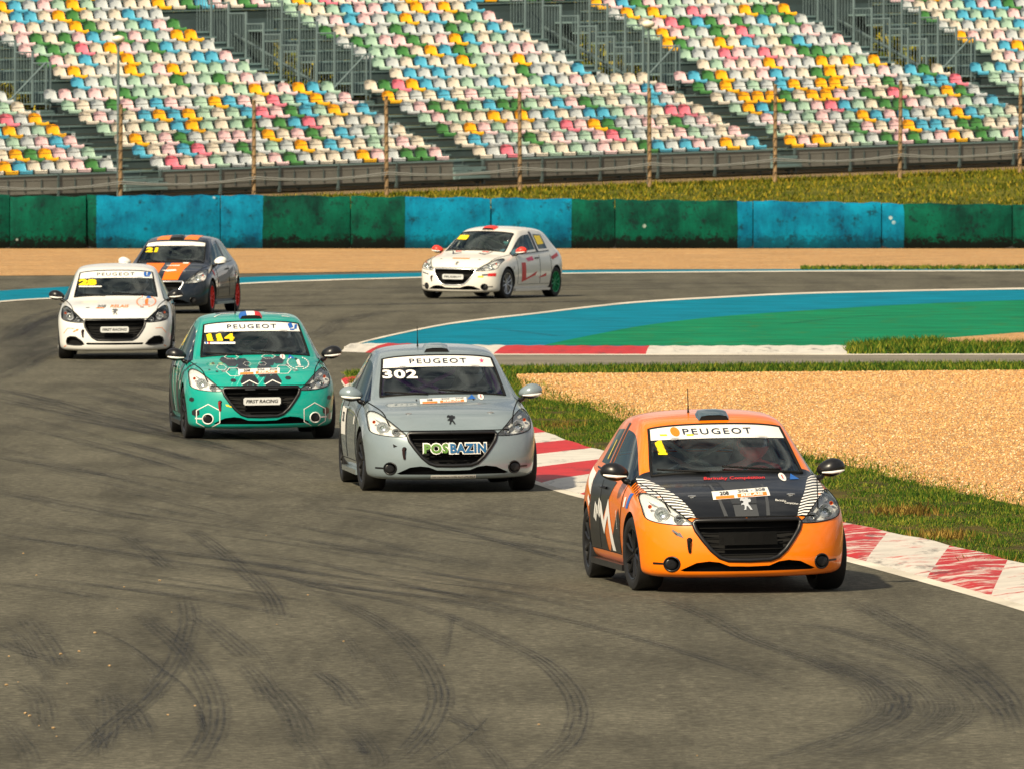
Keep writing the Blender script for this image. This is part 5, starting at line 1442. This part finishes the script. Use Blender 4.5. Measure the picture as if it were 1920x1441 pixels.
def badges(parent, x0, z, first=1):
    b = decal('round_badge', [circ(x0, z, .030, 18)], 'F', M['sticker_white'], parent, .004)
    decal('badge_mark', [rect(x0, z, .010, .030)], 'F', M['red_print'], b, .006)
    decal('triangle_badge', [[(x0+.055*first, z-.020), (x0+.14*first, z-.020), (x0+.085*first, z+.022)]], 'F', M['blue_print'], parent, .004)
def race_plate(parent, txt, z=.445, w=.42, h=.088, x=0.0):
    p, n = hit('F', x, z); Mx = Matrix.Translation((x, p.y-.006, z)) @ Matrix.Rotation(radians(90), 4, 'X')
    bm = bmesh.new(); box(bm, -w/2, w/2, -h/2, h/2, -.012, 0); bmesh.ops.transform(bm, matrix=Mx, verts=bm.verts[:])
    bmesh.ops.bevel(bm, geom=[e for e in bm.edges if abs((e.verts[0].co-e.verts[1].co).y) > .008], offset=.012, segments=3, affect='EDGES'); b = bobj('race_plate', bm, M['plate'], parent)
    flat_text('plate_lettering', txt, Mx @ Matrix.Translation((0, 0, .002)), h*.44, M['sticker_black'], b, bold=.03, shear=.18, width=w*.86)
    return b
def laurel(parent, u, v, r, m, mode='F'):
    ps = []
    for s in (1, -1):
        for k in range(9):
            a = -pi/2 + s*(.35 + k*.27); cx, cz = u+r*1.15*cos(a), v+r*.62*sin(a); t = a + s*1.1
            l, w = r*.26, r*.085
            ps.append([(cx-l*cos(t)*.5, cz-l*sin(t)*.35), (cx-w*sin(t), cz+w*cos(t)*.7), (cx+l*cos(t)*.6, cz+l*sin(t)*.45), (cx+w*sin(t), cz-w*cos(t)*.7)])
    b = decal('laurel_wreath', ps, mode, m, parent, .005, .06)
    decal('wreath_figure', [[(u-r*.12, v-r*.30), (u+r*.20, v-r*.30), (u+r*.24, v+r*.34), (u+r*.0, v+r*.34), (u-r*.16, v+r*.16), (u+r*.02, v+r*.16)], rect(u+r*.02, v-r*.40, r*.9, r*.07)], mode, m, b, .006)
    return b
def figure_one(mode, u, v, h, w, m, parent):
    P = [(-.38, -.5), (.42, -.5), (.42, -.36), (.22, -.36), (.22, .5), (-.02, .5), (-.42, .34), (-.42, .18), (-.10, .28), (-.10, -.36), (-.38, -.36)]
    return decal('race_number', [[(u+x*w, v+z*h) for x, z in P]], mode, m, parent, .006, .04)
def helm(name, c): return mat(name, S(c), 0.3, coat=0.6)
WSM = SHELL[1]['windscreen']

# ---- the orange leader
orange = paint('orange_paint', (1.0, 0.215, 0.0))
P = dict(scale=(.965, .965, .95), paint=orange, bonnet=M['black_wrap'], scoop=[mat('scoop_blue_grey', S((70, 88, 98)), .3, coat=.5)], rim=M['black_plastic'], steer=radians(6), cage=M['cage_white'], strap=M['matt_black'])
yaw = radians(7.6)
root, body, bonnet, ws, doors = car('orange race hatchback with black bonnet and yellow number 1, leading beside the kerb', place(1380, 1106, yaw), yaw, radians(-.9), P)
b = banner(WSM, ws, 'PEUGEOT', M['navy'])
decal('orange_disc', [circ(-.345, 1.268, .036)], 'F', M['orange_print'], b, .007)
for x in (-.44, -.235): decal('small_print', [rect(x, 1.242, .055, .012)], 'F', M['yellow'], b, .007)
figure_one('F', -.485, 1.145, .110, .085, M['yellow'], ws)
# wavy black and white stripes on the bonnet shoulders
def lerp2(P, t):
    n = len(P)-1; i = min(n-1, int(t*n)); f = t*n-i; return (P[i][0]+(P[i+1][0]-P[i][0])*f, P[i][1]+(P[i+1][1]-P[i][1])*f)
ZO = [(-.725, .905), (-.735, .85), (-.715, .800), (-.625, .745), (-.545, .675), (-.475, .608)]
ZI = [(-.665, .905), (-.600, .86), (-.535, .805), (-.475, .740), (-.435, .675), (-.410, .618)]
def zebra(s):
    ps = []; N = 14
    for k in range(N):
        t0, t1 = k/N, (k+.5)/N
        A, B, C_, D = lerp2(ZO, t0), lerp2(ZI, min(1, t0+.05)), lerp2(ZI, min(1, t1+.05)), lerp2(ZO, t1)
        m0 = ((A[0]+B[0])/2, (A[1]+B[1])/2+.006); m1 = ((C_[0]+D[0])/2, (C_[1]+D[1])/2+.006)
        a = [A, m0, B, C_, m1, D]; ps.append(a if s < 0 else flip(a))
    return ps
for s in (-1, 1): decal('zebra_stripes', zebra(s), 'F', M['sticker_white'], bonnet, .004, .05)
for s in (-1, 1):
    under = ZO + ZI[::-1]
    decal('stripe_ground', [under if s < 0 else flip(under)], 'F', M['black_wrap'], bonnet, .0022, .04)
dk = mat('bonnet_stripe_grey', S((66, 68, 70)), .4); dk2 = mat('bonnet_stripe_dark', S((48, 50, 52)), .4)
decal('bonnet_stripe', [rect(0, .668, .19, .09)], 'F', dk, bonnet, .003)
for s in (-1, 1): decal('bonnet_stripe', [[(s*.155, .626), (s*.185, .626), (s*.22, .86), (s*.20, .86)]], 'F', dk, bonnet, .003)
decal('bonnet_stripe', [[(-.10, .72), (.10, .72), (.13, .88), (-.13, .88)]], 'F', dk2, bonnet, .0025)
series_sticker(bonnet, 0, .795)
lion('F', .01, .712, .085, mat('emblem_silver', S((206, 210, 214)), .3, .3), bonnet)
text('bonnet_lettering', 'Barinsky Compétition', 'F', .02, .903, .026, M['red_print'], bonnet, bold=.02, shear=.2, width=.50)
text('bonnet_lettering', 'Barinsky', 'F', .30, .735, .020, M['sticker_white'], bonnet, shear=.2, rot=-.10, width=.085)
text('bonnet_lettering', 'Compétition', 'F', .385, .712, .020, M['sticker_white'], bonnet, shear=.2, rot=-.12, width=.11)
badges(bonnet, .42, .905)
decal('tow_arrow', [[(-.60, .515), (-.555, .488), (-.567, .478), (-.515, .458), (-.54, .505), (-.548, .498), (-.592, .528)]], 'F', M['grey_print'], body, .004)
# flanks: black and white shards on orange
for md in 'LR':
    d = doors['fl' if md == 'L' else 'fr']
    decal('black_flank', [[(2.05, .29), (2.30, .55), (1.78, .86), (2.1, .88), (2.98, .93), (2.98, .29)]], md, M['black_wrap'], d, .003, .06)
    decal('black_flank', [[(1.32, .29), (1.95, .29), (1.70, .46), (1.45, .66), (1.32, .56)]], md, M['black_wrap'], d, .003, .06)
    decal('white_shard', [[(1.62, .30), (1.80, .30), (2.02, .58), (2.22, .42), (2.45, .60), (2.40, .68), (2.22, .53), (2.02, .72)]], md, M['sticker_white'], d, .005, .06)
    decal('white_shard', [[(2.98, .72), (3.35, .86), (3.45, .94), (3.0, .90)], [(3.03, .62), (3.15, .69), (3.1, .72), (2.98, .66)]], md, M['sticker_white'], body, .005, .06)
    for k in range(4): decal('white_mark', [rot(rect(2.45+.08*k, .62-.02*k+(.04 if k % 2 else 0), .05, .14), (2.45+.08*k, .62), .4)], md, M['sticker_white'], d, .006)
    decal('blue_sticker', [rect(.985, .735, .11, .12)], md, M['blue_print'], body, .004); decal('white_sticker', [rect(1.16, .72, .09, .08)], md, M['sticker_white'], body, .004)
    text('flank_lettering', 'Barinsky', md, 1.50, .56, .05, M['sticker_white'], d, shear=.1, rot=(.9 if md == 'R' else -.9), flipu=(md == 'L'), e=.007)
    for k in range(7):
        y0 = .80+.075*k; z = .775+.014*k
        decal('pillar_stripe', [[(y0, z), (y0+.030, z+.004), (y0+.075, z+.075), (y0+.045, z+.075)]], md, M['black_wrap'], body, .003)
text('race_number', '1', 'L', 2.75, 1.10, .16, M['yellow'], root, bold=.04, e=.006, flipu=True)
for x, z in ((-.42, .30),): pass
driver('driver in a red suit and red helmet at the wheel of the orange car', root, mat('suit_red', S((226, 44, 36)), .8), helm('helmet_red', (232, 44, 34)), M['visor'], M['matt_black'])

# ---- the grey car
grey = paint('grey_paint', S((136, 150, 156)), .26, metal=.25)
P = dict(paint=grey, mirror=grey, scoop=[grey], handle=grey, skirt=grey, cage=M['cage_purple'], steer=radians(4), two_seats=False)
yaw = radians(5.2)
root, body, bonnet, ws, doors = car('plain grey race hatchback with white number 302 and purple roll cage', place(838, 919, yaw), yaw, radians(-.7), P)
b = banner(WSM, ws, 'PEUGEOT', M['navy'])
star = []
for k in range(10): a = pi/2+k*pi/5; r = .026 if k % 2 == 0 else .011; star.append((.43+r*cos(a), 1.262+r*sin(a)))
decal('pink_star', [star], 'F', M['pink_print'], b, .007)
text('race_number', '302', 'F', -.395, 1.145, .085, M['sticker_white'], ws, bold=.04, e=.006, width=.33, space=1.1)
series_sticker(bonnet, -.02, .895, .46, .045, .03)
badges(bonnet, .36, .925, -1)
lion('F', .0, .715, .078, M['sticker_black'], bonnet)
for s in (-1, 1): decal('washer_jet', [circ(s*.28, .90, .008, 8)], 'F', M['matt_black'], bonnet, .004)
gp = mat('letter_green', S((84, 128, 42)), .4); bp_ = mat('letter_blue', S((30, 92, 138)), .4)
for nm, t, x, w, m in (('sign_lettering', 'POS', -.165, .235, gp), ('sign_lettering', 'BAZIN', .145, .35, bp_)):
    text('letter_border', t, 'F', x, .442, .118, M['sticker_white'], root, bold=.10, e=.002, width=w+.024, space=1.12)
    text(nm, t, 'F', x, .442, .094, m, root, bold=.045, e=.008, width=w, space=1.12)
decal('bumper_strip', [rect(0, .162, .44, .034)], 'F', M['sticker_white'], body, .004)
text('strip_lettering', 'DECONSTRUCTION AUTOMOBILE', 'F', 0, .162, .018, M['sticker_black'], body, e=.007, width=.42)
decal('tow_arrow', [[(-.575, .49), (-.535, .468), (-.57, .455)]], 'F', M['matt_black'], body, .004)
for md in 'LR':
    decal('side_plate', [[(2.52, .52), (2.95, .52), (2.95, .80), (2.52, .80)]], md, M['sticker_white'], doors['fl' if md == 'L' else 'fr'], .004)
    text('plate_lettering', '302', md, 2.73, .70, .10, M['sticker_black'], doors['fl' if md == 'L' else 'fr'], bold=.03, e=.007, flipu=(md == 'L'))
    decal('door_sticker', [rect(1.55, .70, .12, .09)], md, M['sticker_white'], doors['fl' if md == 'L' else 'fr'], .004)
driver('driver in a dark suit and pale helmet at the wheel of the grey car', root, mat('suit_dark', S((52, 54, 58)), .8), helm('helmet_pale', (230, 230, 224)), M['visor'], M['matt_black'])

# ---- the teal car
teal = paint('teal_paint', S((0, 156, 140)), .34)
P = dict(paint=teal, scoop=[M['blue_print'], M['sticker_white'], M['red_print']], fog_ring=M['sticker_white'], steer=radians(4), cage=M['cage_white'], strap=mat('strap_red', S((150, 20, 20)), .7))
yaw = radians(5.0)
root, body, bonnet, ws, doors = car('teal race hatchback with charcoal hexagons and yellow number 114', place(484, 821, yaw), yaw, radians(-.7), P)
b = banner(WSM, ws, 'PEUGEOT', M['navy'])
decal('blue_mark', [rot(rect(.44, 1.27, .05, .055), (.44, 1.27), .3), rect(.50, 1.255, .03, .05, .3), rect(.455, 1.225, .05, .016)], 'F', M['blue_print'], b, .007)
for x in (-.49, -.385): figure_one('F', x, 1.150, .082, .085, M['yellow'], ws)
text('race_number', '4', 'F', -.275, 1.150, .082, M['yellow'], ws, bold=.055, e=.006, width=.11)
nb_ = decal('name_strip', [rect(-.385, 1.086, .34, .024)], 'F', M['sticker_white'], ws, .005)
decal('name_flag', [rect(-.535, 1.086, .02, .022)], 'F', M['blue_print'], nb_, .007); decal('name_flag', [rect(-.505, 1.086, .02, .022)], 'F', M['red_print'], nb_, .007)
for cx, cz, r in ((-.13, .665, .105), (.13, .665, .105), (-.30, .878, .085), (-.17, .872, .08), (-.36, .90, .06), (.12, .882, .085), (.24, .895, .075), (-.18, .81, .085), (.06, .815, .085), (-.31, .68, .036), (.31, .70, .036), (-.50, .865, .018), (-.44, .85, .014), (-.35, .80, .022), (-.48, .78, .015), (.33, .84, .022), (.45, .90, .018), (.02, .74, .05), (-.56, .80, .012)):
    sy = 1.0 if cz < .68 else .62
    decal('dark_hexagon', [hexa(cx, cz, r, 0, sy)], 'F', M['charcoal'], bonnet, .003)
for cx, cz, r, sy in ((-.42, .82, .058, .55), (-.29, .77, .095, .55), (.27, .79, .095, .55), (-.12, .855, .048, .45), (.05, .855, .048, .45), (-.28, .93, .085, .3), (.14, .93, .085, .3)):
    decal('hexagon_outline', outline(hexa(cx, cz, r, 0, sy), .09), 'F', M['sticker_white'], bonnet, .005)
for s in (-1, 1):
    decal('white_chevron', [[(s*.03, .630), (s*.13, .683), (s*.23, .632), (s*.21, .632), (s*.13, .672), (s*.05, .630)]], 'F', M['sticker_white'], bonnet, .006)
    decal('hexagon_outline', outline(hexa(s*.60, .275, .150, pi/6, .98), .07), 'F', M['sticker_white'], body, .004)
    decal('dark_hexagon', [hexa(s*.735, .32, .045, pi/6), hexa(s*.775, .47, .028, pi/6)], 'F', M['charcoal'], body, .003)
lt = mat('teal_light_lines', S((110, 205, 190)), .4)
for k in range(7): decal('thin_line', [[(-.34+.06*k, .63), (-.332+.06*k, .63), (-.25+.07*k, .78), (-.258+.07*k, .78)]], 'F', lt, bonnet, .0025)
series_sticker(bonnet, -.01, .775, .47, .060, .02)
laurel(bonnet, .46, .855, .105, M['sticker_white'])
badges(bonnet, .30, .925)
race_plate(root, 'FIRST RACING')
decal('tow_arrow', [rot([(-.42, .392), (-.375, .402), (-.375, .410), (-.345, .396), (-.375, .380), (-.375, .388), (-.42, .380)], (-.38, .395), 2.6)], 'F', M['yellow'], body, .005)
for md in 'LR':
    d = doors['fl' if md == 'L' else 'fr']
    decal('dark_flank', [[(2.5, .29), (3.0, .29), (3.0, .92), (2.62, .90), (2.75, .62)]], md, M['charcoal'], d, .003, .06)
    decal('dark_flank', [[(3.02, .70), (3.7, .66), (3.7, .95), (3.02, .92)]], md, M['charcoal'], body, .003, .06)
    decal('dark_flank', [[(1.5, .29), (1.9, .29), (2.0, .60), (1.8, .80), (1.6, .62)]], md, M['charcoal'], d, .003, .06)
    for q in ([(2.2, .29), (2.24, .29), (2.62, .88), (2.58, .88)], [(1.9, .62), (1.94, .62), (2.10, .88), (2.06, .88)], [(1.35, .82), (1.37, .84), (1.62, .66), (1.60, .64)]): decal('white_streak', [q], md, M['sticker_white'], d, .005)
    decal('hexagon_patch', [hexa(1.08, .70, .10), hexa(.98, .82, .05)], md, M['charcoal'], body, .003); decal('fender_sticker', [rect(1.2, .62, .09, .10)], md, M['sticker_white'], body, .005)
    for k in range(6): decal('pillar_dash', [rot(rect(1.42+.08*k, .94+.055*k, .04, .02), (1.42+.08*k, .94+.055*k), .6)], md, M['sticker_white'] if k % 2 else M['charcoal'], body, .004)
for q in ([(-.42, 1.98), (-.40, 1.98), (-.30, 2.2), (-.32, 2.2)], [(-.32, 2.18), (-.32, 2.22), (-.16, 2.16), (-.16, 2.12)], [(.18, 2.1), (.18, 2.14), (.45, 2.2), (.45, 2.16)], [(.36, 1.95), (.46, 1.98), (.45, 2.0), (.36, 1.98)]): decal('roof_line', [q], 'T', M['sticker_white'], body, .004)
decal('roof_hexagon', [hexa(-.25, 2.35, .14), hexa(.30, 2.4, .13)], 'T', M['charcoal'], body, .003)
text('race_number', '114', 'L', 2.78, 1.10, .13, M['yellow'], root, bold=.04, e=.006, flipu=True, width=.36)
driver('driver in a dark green suit and black helmet at the wheel of the teal car', root, mat('suit_green', S((40, 66, 60)), .8), helm('helmet_dark', (52, 58, 60)), M['visor'], M['matt_black'])

# ---- the white car with the restyled nose
white = paint('white_paint', S((226, 226, 222)), .3)
P = dict(paint=white, variant=2, scoop=None, aerial=False, mirror=M['black_plastic'], rim=M['black_plastic'], skirt=white, cage=M['cage_white'], frame_r=.016)
yaw = radians(1.0)
root, body, bonnet, ws, doors = car('white race hatchback with yellow number 28 and orange laurel on its bonnet', place(217, 673, yaw), yaw, radians(-.4), P)
b = banner(SHELL[2]['windscreen'], ws, 'PEUGEOT', M['grey_print'])
decal('blue_mark', [rect(.43, 1.27, .04, .05), rect(.49, 1.27, .05, .04, .2), rect(.46, 1.235, .08, .02)], 'F', M['blue_print'], b, .007)
text('race_number', '28', 'F', -.42, 1.150, .090, M['yellow'], ws, bold=.06, e=.006, width=.27)
decal('name_strip', [rect(-.38, 1.088, .34, .018)], 'F', M['sticker_white'], ws, .005)
lion('F', .0, .715, .080, M['grey_print'], bonnet)
for x, w, m in ((-.20, .14, M['grey_print']), (.07, .28, M['orange_print'])): text('bonnet_lettering', '208' if x < 0 else 'RELAIS', 'F', x, .80, .040, m, bonnet, bold=.02, shear=.25, width=w)
decal('orange_dash', [rect(-.22, .775, .12, .010, .3)], 'F', M['orange_print'], bonnet, .004)
laurel(bonnet, .46, .86, .120, M['orange_print'])
badges(bonnet, .40, .93)
race_plate(root, 'FIRST RACING', .455, .42, .090)
decal('tow_arrow', [rot([(-.62, .452), (-.56, .452), (-.56, .462), (-.525, .445), (-.56, .428), (-.56, .438), (-.62, .438)], (-.57, .445), .45)], 'F', M['orange_print'], body, .005)
for s in (-1, 1):
    decal('orange_line', [[(s*.60, .475), (s*.70, .480), (s*.70, .474), (s*.60, .469)], [(s*.70, .478), (s*.76, .40), (s*.755, .396), (s*.695, .474)], [(s*.72, .22), (s*.755, .20), (s*.755, .19), (s*.72, .21)]], 'F', M['orange_print'], body, .004)
driver('driver in a pale suit and pale helmet in the white number 28 car', root, mat('suit_white', S((180, 176, 172)), .8), helm('helmet_white', (196, 186, 178)), M['visor'], M['matt_black'])

# ---- the dark car behind it
dark = paint('navy_black_paint', S((24, 32, 42)), .28)
redrim = mat('red_rim', S((236, 44, 24)), .45)
P = dict(paint=dark, scoop=[M['charcoal']], mirror=M['sticker_white'], rim=redrim, skirt=mat('skirt_silver', S((130, 150, 150)), .4), aerial=False, frame=M['chrome'])
yaw = radians(-9)
root, body, bonnet, ws, doors = car('black race hatchback with twin orange stripes and bright red wheels', place(313, 588, yaw), yaw, radians(-.3), P)
b = banner(WSM, ws, '', M['navy'], 1.23)
text('race_number', '21', 'F', -.40, 1.165, .085, M['yellow'], ws, bold=.06, e=.006, width=.24)
for s in (-1, 1):
    decal('orange_stripe', [[(s*.05, .625), (s*.33, .625), (s*.40, .925), (s*.06, .925)]], 'F', mat('stripe_orange', S((250, 116, 10)), .4), bonnet, .003)
    decal('orange_stripe', [[(s*.14, 1.80), (s*.38, 1.84), (s*.38, 2.6), (s*.14, 2.6)]], 'T', M['orange_print'], body, .003)
    p, n = hit('R' if s > 0 else 'L', 1.0, .70)
decal('white_swash', [[(.0, .885), (.24, .89), (.24, .872), (.0, .875)], [(-.02, .80), (.22, .815), (.26, .79), (.1, .775)]], 'F', M['sticker_white'], bonnet, .005)
decal('cowl_sticker', [rect(.32, .925, .10, .02)], 'F', M['sticker_white'], bonnet, .005)
for md in 'LR':
    decal('red_badge', [circ(1.02, .74, .055)], md, M['red_print'], body, .004)
    decal('grey_flank', [[(1.35, .55), (2.3, .62), (2.9, .78), (2.9, .84), (2.2, .72), (1.4, .66)]], md, M['grey_print'], doors['fl' if md == 'L' else 'fr'], .004, .06)
driver('driver in a dark suit at the wheel of the striped black car', root, mat('suit_black', S((38, 38, 42)), .8), helm('helmet_grey', (90, 96, 100)), M['visor'], M['matt_black'])

# ---- the far white car sliding through the corner
white2 = paint('cream_white_paint', S((230, 226, 216)), .3)
redcap = mat('red_mirror_cap', S((236, 60, 44)), .4); silver = mat('silver_rim', (0.55, 0.56, 0.57), .3, .8); greenrim = mat('green_rim', S((20, 140, 84)), .4)
P = dict(paint=white2, scoop=[redcap], mirror=redcap, rims=dict(fr=silver, fl=silver, rr=greenrim, rl=greenrim), skirt=white2, frame=M['chrome'], frame_r=.014, aerial=False, steer=radians(-2))
yaw = radians(-22)
root, body, bonnet, ws, doors = car('white race hatchback with red roof scoop, red mirrors and red flank letters', place(877, 560, yaw), yaw, radians(.8), P)
decal('yellow_number_plate', [rect(-.42, 1.20, .25, .085)], 'F', M['yellow'], ws, .006)
race_plate(root, 'PEUGEOT', .44, .44, .10)
lion('F', 0, .70, .06, M['grey_print'], bonnet)
for s in (-1, 1):
    decal('blue_stripe', [[(s*.18, .90), (s*.34, .875), (s*.43, .93), (s*.40, .93), (s*.33, .892), (s*.18, .91)]], 'F', M['navy'], bonnet, .004)
    decal('red_stripe', [[(s*.22, .925), (s*.34, .92), (s*.36, .935), (s*.22, .94)]], 'F', M['red_print'], bonnet, .004)
decal('orange_strip', [rect(0, .80, .36, .018)], 'F', M['orange_print'], bonnet, .004)
decal('bumper_stripe', [[(.56, .50), (.66, .505), (.66, .475), (.56, .47)]], 'F', M['navy'], body, .004); decal('bumper_stripe', [[(.66, .515), (.78, .525), (.78, .46), (.66, .46)]], 'F', M['red_print'], body, .004)
decal('bumper_stripe', [[(-.74, .53), (-.56, .49), (-.56, .47), (-.74, .51)]], 'F', M['navy'], body, .004); decal('bumper_stripe', [rect(.54, .45, .10, .03)], 'F', M['yellow'], body, .004)
for md in 'LR':
    d = doors['fl' if md == 'L' else 'fr']
    decal('red_letter', [[(1.50, .36), (1.72, .36), (1.72, .72), (1.50, .72)]], md, M['red_print'], d, .004, .06)
    decal('red_letter', [[(1.50, .36), (1.9, .44), (2.3, .54), (2.2, .46), (1.75, .38), (1.5, .33)], [(2.35, .40), (2.75, .50), (2.75, .44)]], md, M['red_print'], d, .005, .06)
    decal('pink_patch', [[(1.75, .80), (2.1, .84), (2.15, .76), (1.85, .74)]], md, M['pink_print'], d, .004); decal('red_flash', [[(3.05, .82), (3.5, .90), (3.5, .83), (3.1, .76)]], md, M['red_print'], body, .004)
    decal('yellow_number_plate', [[(2.62, 1.06), (2.98, 1.08), (2.98, 1.24), (2.62, 1.25)]], md, M['yellow'], root, .006)
    text('fender_lettering', 'LA', md, 1.08, .62, .07, M['grey_print'], body, e=.006, flipu=(md == 'L'))
driver('driver in a blue suit at the wheel of the white car with the red scoop', root, mat('suit_blue', S((40, 90, 110)), .8), helm('helmet_teal', (70, 140, 140)), M['visor'], M['matt_black'])
